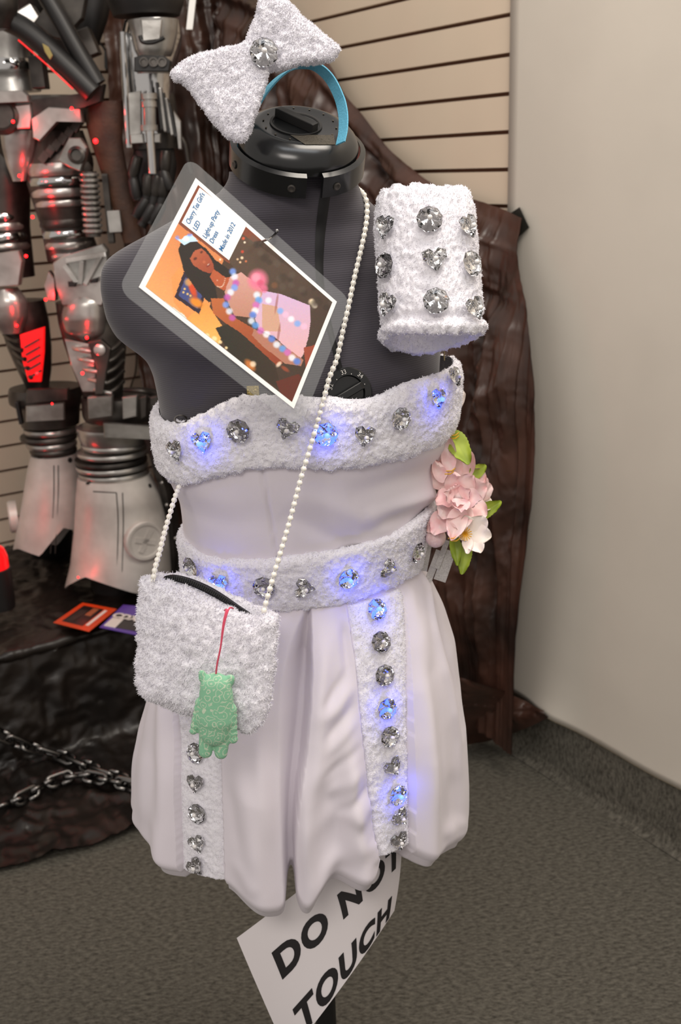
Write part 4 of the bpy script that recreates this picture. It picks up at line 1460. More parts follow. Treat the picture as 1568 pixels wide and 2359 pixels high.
def sheet_text(body, u0, u1, v0, v1):
    V, F = text_mesh(body, 1.0, .046, 'LEFT', 0, 3, 1.14)
    x0, x1, y0, y1 = V[:, 0].min(), V[:, 0].max(), V[:, 1].min(), V[:, 1].max()
    uu = u0 + (V[:, 0] - x0) / (x1 - x0) * (u1 - u0)
    vv = v1 - (V[:, 1] - y0) / (y1 - y0) * (v1 - v0)
    P = sheet(uu, vv)
    e = 1e-3
    N_ = np.cross(sheet(uu + e, vv) - P, sheet(uu, vv + e) - P)
    N_ /= np.linalg.norm(N_, axis=1)[:, None]
    N_[N_[:, 1] > 0] *= -1
    mk('lettering', P + N_ * .0006, F, 'ink', sign, smooth=False)
sheet_text('DO NOT', .125, .995, .30, .545)
sheet_text('TOUCH', .12, .93, .775, .985)

# ================================================================== flowers pinned on the side
FY = 1.19
fc = atY(1060, 1150, FY)
flower = thing('flower_corsage', fc - UPZ * .09, 'artificial pink and white flower corsage with green leaves at the side of the waist', 'flowers')
def petal(c, dirv, nrm, L, Wd, cup=.3, ruffle=.12, n=9, tip=1.0, seed=0, saw=0.0):
    dirv = np.asarray(dirv, float); dirv /= np.linalg.norm(dirv)
    nrm = np.asarray(nrm, float) - dirv * (np.asarray(nrm) @ dirv); nrm /= np.linalg.norm(nrm)
    sd = np.cross(dirv, nrm)
    rows = []
    for t in np.linspace(0, 1, n):
        wv = Wd * (math.sin(math.pi * min(1, (.08 + .80 * t ** .8))) ** .7) * (1 if tip >= 1 else (1 - (1 - tip) * t))
        row = []
        for q in np.linspace(-1, 1, n):
            e = L * (t - .12 * q * q * t) 
            h = cup * L * (t * t * .6 + .5 * q * q * t) + ruffle * L * math.sin(q * 5 + seed) * t * t * .35 + ruffle * L * .3 * math.sin(t * 9 + seed * 2 + q * 3) * t
            sw = wv * (1 + (saw * ((t * n * .999) % 1.0 if n < 12 else ((t * 9) % 1.0)) if abs(q) > .9 else 0))
            h = h - saw * L * .25 * (1 - abs(q)) ** 2 * (1 if saw else 0)
            row.append(np.asarray(c) + dirv * e + sd * q * sw / 2 + nrm * h)
        rows.append(row)
    G = np.array(rows)
    N = normals_grid(G)
    V = np.concatenate([G.reshape(-1, 3), (G - N * .0005).reshape(-1, 3)])
    F = gridfaces(n, n)
    m = n * n
    return V, F + [tuple(i + m for i in f[::-1]) for f in F]
KX = FY * 1.08 / FPX
view = -np.array([0, 1, -.15])
def add_petal(px, py, ang, L, Wd, m, Y=FY, lean=.3, name='petal', **k):
    a = math.radians(ang)
    d = RT * math.cos(a) + UP * math.sin(a) + (-FW) * lean
    return mk(name, *petal(atY(px, py, Y), d, -FW + RT * .15 * math.cos(a), L * KX, Wd * KX, **k), m, flower)
# peony: outer, middle, inner
rngp = random.Random(3)
for (px, py, ang, L, Wd, Y, ln) in ((1040, 1110, 100, 92, 60, 1.19, .1), (1030, 1120, 135, 60, 50, 1.18, .2), (1048, 1110, 70, 80, 60, 1.20, .1), (1035, 1150, 180, 36, 60, 1.18, .4), (1060, 1140, 20, 62, 70, 1.20, .2), (1065, 1130, 45, 66, 60, 1.205, .1),
                                    (1050, 1150, 230, 60, 58, 1.17, .3), (1060, 1160, 265, 66, 60, 1.17, .3), (1075, 1160, 320, 54, 56, 1.18, .3), (1040, 1140, 205, 50, 44, 1.165, .5),
                                    (1050, 1130, 110, 52, 44, 1.165, .5), (1062, 1130, 60, 50, 44, 1.165, .6), (1070, 1145, 350, 44, 44, 1.16, .7), (1058, 1150, 280, 40, 40, 1.155, .8), (1045, 1142, 170, 34, 36, 1.155, .9),
                                    (1030, 1180, 235, 62, 50, 1.165, .2), (1020, 1190, 225, 50, 36, 1.17, .1), (1062, 1170, 250, 78, 46, 1.16, .2), (1056, 1138, 80, 40, 46, 1.172, .5), (1050, 1146, 200, 36, 44, 1.172, .6), (1064, 1146, 320, 38, 44, 1.172, .6), (1054, 1136, 140, 30, 34, 1.16, .9), (1060, 1140, 30, 30, 34, 1.158, .9), (1056, 1148, 260, 28, 32, 1.156, 1.0), (1035, 1085, 95, 78, 34, 1.175, .15), (1024, 1110, 120, 58, 30, 1.17, .2)):
    add_petal(px, py, ang, L, Wd, 'petalpink', Y, ln, cup=.25, ruffle=.25, seed=rngp.random() * 6)
for px, py, ang, L, Wd in ((1095, 1135, 20, 40, 50), (1095, 1130, 60, 40, 44), (1092, 1150, -25, 44, 46), (1088, 1120, 95, 44, 18)):
    add_petal(px, py, ang, L, Wd, 'petalpink' if L == 40 else 'petalwhite', 1.21, .1, cup=.2, ruffle=.25, seed=rngp.random() * 6)
# small white blossom
for ang, L, Wd in ((40, 52, 46), (100, 40, 40), (350, 52, 48), (300, 54, 44), (265, 50, 26), (215, 26, 30)):
    add_petal(1078, 1226, ang, L, Wd, 'petalwhite', 1.155, .25, cup=.2, ruffle=.18, seed=ang)
for ang in range(0, 360, 24):
    a = math.radians(ang)
    p = atY(1070, 1230, 1.15)
    e = p + (RT * math.cos(a) + UP * math.sin(a)) * 15 * KX - FW * .006
    mk('stamen', *tube([p, (p + e) / 2 - FW * .002, e], .0006, 5), 'stamen', flower)
for px, py in ((1027, 1085), (1024, 1092), (1030, 1100), (1036, 1003), (1036, 1010), (1032, 1240), (1038, 1246)):
    p = atY(px, py, 1.14 if px < 1030 or py > 1200 else 1.18)
    mk('stamen', *tube([p, p + RT * .006 - FW * .003, p + RT * .010 - FW * .002 + UP * .003], .0007, 5), 'stamen', flower)
add_petal(1032, 985, 68, 44, 34, 'petalwhite', 1.2, .1, cup=.2, ruffle=.12, seed=2)
add_petal(1040, 945, 60, 50, 30, 'petalwhite', 1.21, .0, cup=.2, ruffle=.1, seed=3)
for px, py, ang, L, Wd, Y in ((1038, 995, -62, 82, 52, 1.185), (1085, 1095, 35, 40, 34, 1.2), (1092, 1190, 30, 70, 40, 1.2), (1046, 1235, -85, 66, 28, 1.165), (1072, 1250, -98, 72, 38, 1.17), (1048, 905, -95, 60, 16, 1.2)):
    add_petal(px, py, ang, L, Wd, 'leaf', Y, .1, name='leaf', cup=.12, ruffle=.06, seed=1, n=19, saw=.14, tip=.72)
mk('flower_centre', *ellipsoid(atY(1056, 1140, 1.165), 13 * KX, 13 * KX, 13 * KX, 14, 10), 'petalpink', flower)
for px, py, r in ((1003, 1238, 23), (1012, 1190, 12)):
    mk('berry', *ellipsoid(atY(px, py, 1.165), r * KX, r * KX, r * KX, 20, 14), 'bulb', flower)
for (x0, y0, x1, y1, wv) in ((985, 1245, 972, 1315, 22), (1012, 1268, 985, 1340, 16), (1036, 1268, 1012, 1338, 28), (1030, 1245, 1005, 1310, 12)):
    a, b = atY(x0, y0, 1.19), atY(x1, y1, 1.185)
    d = (b - a); sd = np.cross(d, FW); sd /= np.linalg.norm(sd)
    mk('ribbon', *boxm((a + b) / 2, sd * wv * KX / 2, d / 2, FW * .0008, .1), 'glitter', flower, smooth=False)

# small bits on the form
ring = thing('wire_loop', atY(416, 972, 1.09), 'small dark wire loop at the left end of the bust band', 'wire')
a = np.linspace(0, 2 * np.pi, 30)
mk('coil', *tube([atY(416 + 14 * math.cos(t), 966 + 9 * math.sin(t), 1.085 + .002 * k / 5) for k, t in enumerate(np.r_[a, a])], .0009, 5), 'gun', ring)
gm = thing('gold_mesh_tab', atY(580, 905, 1.08), 'small gold mesh tab tucked into the bust band', 'tab')
gp = [cast(body_bvh, x, y)[0] + np.array([0, -.003, 0]) for x, y in ((568, 888), (596, 887), (598, 912), (570, 914))]
mk('tab', *prism(gp, (0, -1, .2), .001), 'goldmesh', gm, smooth=False)
# ================================================================== plastic drapes
def crinkle(P, amp, sc, s=0, stretch=(1, 1, 1)):
    Q = P * np.array(stretch) * sc
    Q = Q + .6 * np.stack([fbm(Q * .7, s + 60, 2), fbm(Q * .7 + 5, s + 61, 2), fbm(Q * .7 + 9, s + 62, 2)], 1)
    r1 = 1 - 2 * np.abs(vnoise(Q, s))
    r2 = 1 - 2 * np.abs(vnoise(Q * 2.3 + 3, s + 1))
    r3 = 1 - 2 * np.abs(vnoise(Q * 5.1 + 9, s + 2))
    return amp * (r1 * .6 + r2 * .3 + r3 * .16)

def thick_sheet(name, G, m, parent, th=.0015):
    nr, nc = G.shape[:2]
    N = normals_grid(G)
    V = np.concatenate([G.reshape(-1, 3), (G - N * th).reshape(-1, 3)])
    F = gridfaces(nr, nc)
    k = nr * nc
    return mk(name, V, F + [tuple(i + k for i in f[::-1]) for f in F], m, parent)

# brown film hung along the right-hand wall and round the corner
tarp = thing('plastic_drape', (WA + D1 * .5) * np.array([1, 1, 0]), 'crumpled glossy brown plastic film draped over the slat wall corner', 'plastic sheet')
def wall_az(px, py, off=.05):
    p = onplane(px, py, WA + NR * off, NR)
    return (p - WA) @ D1, p[2]
topo = np.array([wall_az(*p) for p in spline([(1196, 508), (1150, 482), (1062, 446), (1005, 420), (925, 350), (862, 266), (822, 218), (790, 152), (720, 60), (640, -20)], 60)])
edge_ = np.array([wall_az(x, y, float(np.interp(y, [500, 700, 1200, 1600], [.04, .09, .11, .12]))) for x, y in ((1196, 505), (1187, 560), (1190, 620), (1205, 700), (1216, 790), (1228, 880), (1233, 1000), (1226, 1150), (1202, 1350), (1186, 1470))])
nC, nR = 460, 240
sg = np.linspace(0, 1, nC) ** 1.7
vg = np.linspace(0, 1, nR)
A_ = np.broadcast_to(sg * 1.72, (nR, nC)).copy()
zt_ = np.interp(A_[0], np.r_[topo[:, 0] - topo[0, 0], 1.35, 1.72], np.r_[topo[:, 1], topo[-1, 1] + .12, topo[-1, 1] + .16])
Zs = zt_[None, :] * (1 - vg)[:, None] + .085 * vg[:, None]
A_ = A_ + interp(Zs, edge_[:, 1], edge_[:, 0]) * np.exp(-A_ / .35)
def plan(a):
    """Plan position and facing at run length a: along the right-hand wall, then the left-hand one."""
    a = np.asarray(a, float)
    k = np.clip((a - 1.12) / .18, 0, 1)
    k = k * k * (3 - 2 * k)
    p1 = WA + D1 * np.minimum(a, 1.30)[..., None]
    p1 = p1 - D2 * np.clip(a - 1.30, 0, None)[..., None]
    nn = NR * (1 - k)[..., None] + NL * k[..., None]
    return p1, nn / np.linalg.norm(nn, axis=-1)[..., None]
B_, N_ = plan(A_)
VV = np.broadcast_to(vg[:, None], A_.shape)
flat = lambda *c: np.stack([q.ravel() for q in c], 1)
def ridge(Q, sd): return 1 - 2.4 * np.abs(vnoise(Q, sd))
def rid(fa, fz, sd, warp=0.0):
    w_ = fbm(flat(A_ * 5, Zs * 2.2, A_ * 0), sd + 40, 3)
    return ridge(flat(A_ * fa, Zs * fz, A_ * 0) + np.stack([w_ * warp, w_ * 0, w_ * 0], 1), sd).reshape(A_.shape)
drop = zt_[None, :] - Zs                                  # distance below the upper edge
near = np.exp(-drop / .16)
edge_run = ridge(flat(A_ * 2.2, drop * 15, A_ * 0), 70).reshape(A_.shape) * .026 + ridge(flat(A_ * 5, drop * 38, A_ * 0), 71).reshape(A_.shape) * .014
hang = rid(7, .8, 72, .5) * .040 + rid(17, 1.3, 74, .5) * .024 + rid(38, 2.2, 75, .4) * .012 + rid(80, 4, 76, .3) * .005
d_ = near * edge_run + (1 - near) * hang
P0_ = (B_ + UPZ * Zs[..., None]).reshape(-1, 3)
d_ = d_ + (crinkle(P0_, .010, 9, 3, (1, 1, .5)) + crinkle(P0_, .006, 22, 9, (1, 1, .6))).reshape(A_.shape)
tight = np.clip(sg / .04, .2, 1)[None, :] * np.clip(drop / .03, .3, 1)
out_ = .035 + .075 * (1 - np.exp(-drop / .2)) + .01 * VV ** 2 + d_ * (1 - .5 * VV ** 3) * tight
out_ = np.maximum(out_, .016)
G = B_ + UPZ * (Zs + .25 * d_ * near)[..., None] + N_ * out_[..., None]
G[:, :, 2] = np.maximum(G[:, :, 2], .004)
thick_sheet('film', G, 'tarp', tarp)
# its gathered foot on the carpet
tp_ = spline([onplane(1010, 1545, WA + NR * .20, NR), onplane(1090, 1570, WA + NR * .19, NR), onplane(1160, 1592, WA + NR * .12, NR), onplane(1208, 1614, WA + NR * .035, NR), onplane(1256, 1640, WA + NR * .03, NR)], 70)
bt_ = spline([atZ(1000, 1738, .01), atZ(1070, 1716, .01), atZ(1125, 1706, .012), onplane(1205, 1680, WA + NR * .05, NR), onplane(1262, 1652, WA + NR * .03, NR)], 70)
Gf = np.array([tp_ * (1 - t) + bt_ * t for t in np.linspace(0, 1, 46)])
Pf = Gf.reshape(-1, 3)
Pf = Pf + (NR * .8 + UPZ * .5) * np.abs(crinkle(Pf, .035, 16, 14))[:, None] * np.repeat(np.sin(np.linspace(.2, 1, 46) * np.pi), 70)[:, None]
Pf[:, 2] = np.maximum(Pf[:, 2], .004)
thick_sheet('film_foot', Pf.reshape(46, 70, 3), 'tarp', tarp)

# black tape on the white board
tq = [onplane(x, y, WA + NR * .018, NR) for x, y in ((1160, 502), (1197, 477), (1219, 524), (1188, 551))]
tapeo = mk('black_tape', *prism(tq, NR, .0012), 'tape', None, smooth=False)
tag(tapeo, 'square piece of black tape at the upper edge of the white board', 'tape')

# platform along the left wall, covered in black film
PH_ = .30
pf = atZ(200, 1465, PH_)                       # a point on its front edge
fdist = (pf - WC) @ NL                         # distance of the front edge from the left wall
plat_c = WC - D2 * 1.45 + NL * (fdist / 2) + UPZ * (PH_ / 2 - .01)
plat = mk('display_platform', *boxm(plat_c, D2 * 1.15, NL * (fdist / 2 - .04), UPZ * (PH_ / 2 - .01), 0), 'blackmatte', None, smooth=False)
tag(plat, 'low display platform under black plastic, carrying the armour', 'platform')
prof_ = [(.03, PH_ + .012), (fdist * .5, PH_ + .012), (fdist - .02, PH_ + .010), (fdist + .005, PH_ - .01), (fdist + .02, PH_ * .6), (fdist + .03, PH_ * .25), (fdist + .05, .03), (fdist + .10, .014), (fdist + .25, .012), (fdist + .40, .012)]
pr2 = spline([(a, 0, b) for a, b in prof_], 190)
ns_ = 260
G = np.zeros((190, ns_, 3))
for j, s in enumerate(np.linspace(-2.1, -.22, ns_)):
    o = WC + D2 * s
    for i in range(190):
        a, b = pr2[i, 0], pr2[i, 2]
        G[i, j] = o + NL * a + UPZ * b
P = G.reshape(-1, 3)
dz = crinkle(P, .020, 8, 30) + crinkle(P, .010, 17, 35)
zone = np.repeat(np.interp(np.arange(190), [0, 55, 68, 75, 120, 128, 150, 189], [.6, .6, .3, .35, .5, .7, 1.0, .6]), ns_)
nrm_ = normals_grid(G).reshape(-1, 3)
if nrm_[40 * ns_ + 100, 2] < 0: nrm_ = -nrm_
P = P + nrm_ * (np.abs(dz) * zone * 1.2)[:, None]
# ragged outer edge on the floor
tail = np.repeat(np.clip((np.arange(190) - 150) / 39, 0, 1), ns_)
ss = np.tile(np.linspace(-2.1, -.22, ns_), 190)
P = P + NL * (tail * (.05 * np.sin(ss * 5) + .10 * np.clip((-.35 - ss) / .3, -1, 1) * (ss > -.8)))[:, None]
P[:, 2] = np.maximum(P[:, 2], .005)
bag = thing('black_plastic_cover', (WC - D2 * .8 + NL * fdist) * np.array([1, 1, 0]), 'crinkled black plastic film covering the platform and spilling onto the carpet', 'plastic sheet')
thick_sheet('cover', P.reshape(190, ns_, 3), 'bag', bag)

# ================================================================== flyers
def flat_card(name, pix, z, m, label, cat):
    Q = [atZ(x, y, z) for x, y in pix]
    t = thing(name, np.mean(Q, 0), label, cat)
    mk('card', *prism(Q, UPZ, .0015), m, t, smooth=False)
    def sub(nm, fr, mm, h=.0022):
        A, B, Cc, Dd = (np.array(q) for q in Q)
        pts = [(1 - v) * ((1 - u_) * A + u_ * B) + v * ((1 - u_) * Dd + u_ * Cc) for u_, v in fr]
        mk(nm, *prism(np.array(pts) + UPZ * .001, UPZ, h - .001), mm, t, smooth=False)
    return t, sub, Q
zc_ = PH_ + .045
t, sub, Q = flat_card('orange_flyer', [(123, 1435), (190, 1389), (269, 1404), (205, 1456)], zc_, 'orange', 'glossy flyer with orange flame border lying on the black plastic', 'flyer')
sub('printed_panel', [(.12, .14), (.88, .14), (.88, .72), (.12, .72)], 'darkprint')
sub('printed_screen', [(.2, .2), (.7, .2), (.7, .42), (.2, .42)], 'gun', .003)
sub('printed_band', [(.18, .76), (.86, .76), (.86, .84), (.18, .84)], 'whiteprint')
sub('printed_highlight', [(.52, .46), (.84, .46), (.84, .62), (.52, .62)], 'brownprint', .003)
t, sub, Q = flat_card('purple_flyer', [(229, 1446), (284, 1394), (368, 1402), (325, 1466)], zc_, 'purple', 'purple and black flyer with white lettering lying beside the purse', 'flyer')
sub('printed_panel', [(.08, .1), (.58, .1), (.62, .98), (.1, .98)], 'darkprint')
sub('white_square', [(.08, .06), (.42, .08), (.42, .36), (.08, .34)], 'whiteprint', .003)
A, B, Cc, Dd = (np.array(q) for q in Q)
ex_ = (Dd - A) / np.linalg.norm(Dd - A); ey_ = (B - A) / np.linalg.norm(B - A)
flat_text('lettering', 'CDX', A + (B - A) * .52 + (Dd - A) * .34, ex_, ey_ - ex_ * (ex_ @ ey_), .036, 'whiteprint', t, .002, .004)

# ================================================================== chain
cpix = [(-40, 1675), (20, 1702), (70, 1722), (130, 1738), (185, 1760), (240, 1782), (300, 1800), (345, 1812), (372, 1820), (340, 1818), (290, 1806), (235, 1795), (180, 1785), (140, 1794), (95, 1812), (50, 1838), (0, 1858), (-40, 1876)]
Pc = []
for x, y in cpix:
    q = atZ(x, y, .05)
    if (q - WC) @ NL < fdist + .10: q = onplane(x, y, WC + NL * (fdist + .10), NL)
    Pc.append(q)
Pc = np.array(Pc)
chain = thing('steel_chain', atZ(200, 1790, .0), 'heavy steel chain lying doubled back on the black plastic', 'chain')
CP = spline(Pc, 800)
Lc = np.r_[0, np.cumsum(np.linalg.norm(np.diff(CP, axis=0), axis=1))]
ll_, lw_, wr_ = .031, .0125, .0058
lp = []
for a in np.linspace(0, 2 * np.pi, 28, endpoint=False):
    x = lw_ * math.cos(a); y = lw_ * math.sin(a) + (ll_ - lw_) * (1 if math.sin(a) > 0 else -1) * (abs(math.sin(a)) > 1e-6)
    lp.append((y, x, 0))
lp.append(lp[0])
lv, lf = tube(np.array(lp), wr_, 8)
link_me = bpy.data.meshes.new('link')
link_me.from_pydata(lv.tolist(), [], lf); link_me.materials.append(MT['chainsteel'])
link_me.polygons.foreach_set('use_smooth', [True] * len(link_me.polygons))
for k, s in enumerate(np.arange(.01, Lc[-1] - .02, .0445)):
    p = np.array([np.interp(s, Lc, CP[:, q]) for q in range(3)])
    q2 = np.array([np.interp(s + .02, Lc, CP[:, q]) for q in range(3)])
    t = (q2 - p) / np.linalg.norm(q2 - p)
    Mx = Vector(t).to_track_quat('X', 'Z').to_matrix().to_4x4() @ Matrix.Rotation(math.radians(35 if k % 2 else -50) + .25 * math.sin(k * 2.1), 4, 'X')
    Mx.translation = Vector(p)
    inst('link', link_me, Mx, chain)

# ================================================================== armour figure
RY, LY = 2.72, 2.82
arm = thing('armour_figure', atZ(180, 1400, PH_ + .01), 'silver science-fiction armour figure with red lights, standing on the platform', 'armour')
def limb(name, L, R, Y, ratio, m, nz=24, nphi=40, yaw=0, parent=None, hemfn=None, label=None, power=2.0):
    s = Surf(L, R, Y, ratio, yaw, power)
    G = s.grid(nz, nphi)
    if hemfn:
        f = np.linspace(0, 1, nz)[:, None] ** 2
        ph = np.linspace(-np.pi, np.pi, nphi, endpoint=False)
        G[:, :, 2] += f * hemfn(ph)[None, :]
    V, F = loft(list(G), True, not hemfn)
    o = mk(name, V, F, m, parent or arm, label=label)
    return o, s
def plate(name, pix, Y, th, m, parent=None, tilt=0, smooth=False):
    return mk(name, *pxprism(pix, Y, th, tilt), m, parent or arm, smooth=smooth)
def bar_(name, a, b, Y, wpx, m, parent=None, dep=.02, Y2=None):
    A, B = np.array(atY(*a, Y)), np.array(atY(*b, Y2 or Y))
    d = B - A; sd = np.cross(d, FW); sd /= np.linalg.norm(sd)
    return mk(name, *boxm((A + B) / 2, sd * wpx * Y * 1.06 / FPX / 2, np.array([0, dep / 2, 0]), d / 2, .06), m, parent or arm, smooth=False)
def rod(name, pts, Y, rpx, m, parent=None, n=12, ns=None):
    P = np.array([atY(p[0], p[1], p[2] if len(p) > 2 else Y) for p in pts])
    if len(P) > 2: P = spline(P, ns or 24)
    return mk(name, *tube(P, rpx * Y * 1.06 / FPX, n), m, parent or arm)
def dot(name, px, py, Y, rpx, m, parent=None, flat=1.0):
    r = rpx * Y * 1.06 / FPX
    return mk(name, *ellipsoid(atY(px, py, Y), r, r * flat, r, 12, 8), m, parent or arm)
def red_light(px, py, Y, power, rpx=5):
    d = dot('red_led', px, py, Y, rpx, 'redled')
    ld = bpy.data.lights.new('led_glow', 'POINT'); ld.energy = power; ld.color = (1, .015, .02); ld.shadow_soft_size = .004
    lo = bpy.data.objects.new('led_glow', ld); col.objects.link(lo); lo.parent = arm
    lo.location = Vector(atY(px, py, Y - .03)) - base_of(arm)

# --- right-hand leg (nearer)
limb('thigh', [(90, 300), (70, 380), (62, 420), (78, 470), (95, 520), (110, 600)], [(190, 300), (215, 370), (212, 420), (206, 520), (235, 600)], RY, .9, 'gun')
for y, x0, x1, h, m in ((398, 66, 212, 20, 'silver'), (424, 66, 214, 13, 'chrome'), (450, 72, 210, 14, 'silver'), (474, 80, 206, 11, 'silver'), (520, 92, 206, 14, 'gun'), (545, 98, 210, 13, 'chrome'), (570, 104, 216, 12, 'silver'), (592, 112, 224, 10, 'silver')):
    limb('thigh_ring', [(x0 + 4, y - h), (x0, y - h * .5), (x0, y + h * .3), (x0 + 5, y + h * .6)], [(x1 - 4, y - h - 8), (x1, y - h * .5 - 8), (x1, y + h * .3 - 8), (x1 - 5, y + h * .6 - 8)], RY - .008, .92, m, 8, 40)
rod('ribbed_piston', [(205, 395), (215, 545)], RY - .09, 16, 'gun')
for k in range(11):
    y = 402 + k * 13
    mk('piston_rib', *lathe([(.021, -.004), (.023, -.002), (.023, .002), (.021, .004)], 20, atY(205 + k * .9, y, RY - .09), (0.05, 0, 1)), 'silver', arm)
bar_('piston_bracket', (242, 400), (258, 560), RY - .07, 12, 'gun')
bar_('piston_block', (262, 485), (268, 535), RY - .08, 26, 'silver')
plate('hip_bracket', [(150, 345), (165, 318), (190, 318), (206, 340), (200, 370), (190, 395), (165, 385), (140, 370)], RY - .10, .03, 'silver')
mk('hip_bolt', *lathe([(.020, 0), (.020, .01), (.013, .013), (.012, .006), (.001, .006)], 24, atY(178, 358, RY - .13), (0, -1, .1)), 'gun', arm)
for k in range(6):
    bar_('hip_vane', (95 + k * 15, 372 - k * 14), (110 + k * 14, 352 - k * 14), RY - .07, 16, 'gun')
# knee frame and cap
plate('knee_frame', [(128, 604), (150, 588), (240, 560), (252, 575), (255, 660), (240, 700), (150, 700), (135, 660)], RY - .055, .03, 'silver')
for a, b in (((150, 610), (182, 655)), ((190, 600), (186, 655)), ((232, 590), (196, 655)), ((152, 600), (245, 585))):
    bar_('knee_brace', a, b, RY - .09, 9, 'silver')
for pts in ([(158, 648), (180, 650), (176, 660), (160, 660)], [(208, 645), (228, 638), (226, 650), (210, 652)]):
    plate('knee_slot', pts, RY - .095, .012, 'dark')
limb('knee_cap', [(165, 676), (148, 700), (140, 730), (150, 765), (185, 786)], [(215, 672), (240, 690), (246, 730), (240, 770), (205, 788)], RY - .06, .7, 'silver', 20, 36)
plate('knee_side_fin', [(108, 655), (118, 622), (132, 640), (134, 690), (118, 690)], RY - .05, .03, 'silver')
# shin with slanted vents
limb('shin', [(128, 690), (135, 740), (148, 790), (165, 840), (192, 910)], [(262, 690), (286, 760), (290, 800), (286, 850), (282, 910)], RY, .9, 'gun')
plate('shin_ridge', [(206, 786), (236, 780), (258, 800), (250, 850), (240, 905), (222, 905), (226, 850)], RY - .112, .02, 'gun')
mk('shin_button', *lathe([(.014, 0), (.014, .006), (.009, .008), (.001, .008)], 20, atY(230, 806, RY - .13), (0, -1, .1)), 'silver', arm)
for k in range(5):
    y = 800 + k * 24
    x = 164 + k * 12
    rod('vent_slat', [(x, y, RY - .085), (x + 24, y + 6, RY - .115), (x + 46, y + 10, RY - .118)], RY - .1, 5, 'silver')
    rod('vent_slat', [(244 - k * 0, y + 12, RY - .118), (266, y, RY - .10), (284, y - 18, RY - .07)], RY - .09, 5, 'gun')
plate('shin_lens', [(150, 780), (205, 792), (222, 850), (222, 902), (192, 902), (165, 840)], RY - .088, .008, 'silver')
# ankle collar
limb('ankle_collar', [(192, 905), (188, 912), (190, 955), (198, 966)], [(366, 905), (370, 912), (370, 955), (360, 966)], RY, .9, 'gun', 10, 40)
for x0, x1 in ((205, 262), (284, 318), (326, 340), (348, 368)):
    plate('collar_block', [(x0, 912), (x1, 908), (x1 - 1, 955), (x0 + 2, 962)], RY - .112, .02, 'silver' if x0 < 300 else 'gun')
rod('collar_rim', [(285, 898, RY - .08), (330, 902, RY - .09), (366, 915, RY - .04)], RY - .07, 5, 'gun')
limb('ankle_band', [(180, 975), (176, 982), (184, 1012), (190, 1018)], [(355, 975), (358, 982), (355, 1010), (350, 1016)], RY, .9, 'silver', 8, 40)
plate('band_clasp', [(240, 972), (352, 980), (356, 1010), (242, 1005)], RY - .115, .014, 'silver')
for y, x0, x1, m in ((1022, 186, 346, 'silver'), (1040, 176, 345, 'silver'), (1058, 172, 340, 'gun'), (1072, 174, 342, 'silver'), (1088, 180, 344, 'silver')):
    limb('ankle_ring', [(x0 + 6, y - 8), (x0, y - 3), (x0, y + 4), (x0 + 6, y + 8)], [(x1 - 6, y - 8), (x1, y - 3), (x1, y + 4), (x1 - 6, y + 8)], RY - .004, .9, m, 8, 40)
# bell boot with notched hem
def hem_r(ph):
    px = 273 + 121 * np.cos(ph)
    yt = np.interp(px, [152, 222, 320, 394], [1366, 1338, 1378, 1398])
    return (1365 + 38 * np.clip(-np.sin(ph), 0, 1) - yt) * .0012
bo_, bs = limb('boot_bell', [(180, 1092), (176, 1140), (172, 1220), (164, 1300), (152, 1355)], [(345, 1092), (372, 1140), (386, 1210), (392, 1290), (394, 1375)], RY - .01, .85, 'boot', 40, 60, hemfn=hem_r)
bb_ = bs.bvh()
for x, y in ((203, 1113), (266, 1111), (345, 1119)):
    h, nr = cast(bb_, x, y)
    if h is not None: mk('boot_rivet', *lathe([(.006, -.002), (.006, .001), (.004, .002), (.001, .001)], 12, h, nr), 'dark', bo_)
for pts in ([(268, 1135), (272, 1200), (270, 1290), (268, 1340)], [(282, 1135), (284, 1200), (282, 1290), (280, 1345)], [(215, 1132), (268, 1135)]):
    P = [cast(bb_, *p) for p in spline(pts, 20)]
    P = np.array([h + nr * .0005 for h, nr in P if h is not None])
    if len(P) > 3: mk('panel_line', *tube(P, .0016, 5), 'gun', bo_)
h, nr = cast(bb_, 332, 1245)
nr = nr / np.linalg.norm(nr)
disc = mk('boot_disc', *lathe([(.054, -.012), (.054, .008), (.050, .012), (.043, .012), (.041, .009), (.001, .009)], 48, h, nr), 'boot', arm)
du_ = np.cross(UPZ, nr); du_ /= np.linalg.norm(du_); dw_ = np.cross(nr, du_)
mk('disc_rib', *boxm(h + nr * .0105, (du_ * .5 + dw_ * .8) * .034, (du_ * .8 - dw_ * .5) * .007, nr * .0018), 'boot', disc, smooth=False)
mk('disc_rib', *boxm(h + nr * .0105, (du_ * .9 - dw_ * .3) * .030, (du_ * .3 + dw_ * .9) * .007, nr * .0018), 'boot', disc, smooth=False)
strap_ = spline([(338, 995, RY - .08), (352, 1030, RY - .07), (366, 1080, RY - .05), (384, 1140, RY - .03), (396, 1210, RY), (402, 1290, RY), (396, 1360, RY)], 30)
rows = [[atY(x - 14, y, Y_), atY(x, y, Y_ - .02), atY(x + 14, y, Y_ + .02)] for x, y, Y_ in strap_]
mk('boot_strap', *loft([np.array([r[0], r[1], r[2], r[2] + np.array([0, .02, 0])]) for r in rows]), 'gun', arm)
for x, y in ((359, 1060), (373, 1112), (384, 1163), (404, 1240)):
    dot('strap_rivet', x, y, RY - .07, 4, 'silver')
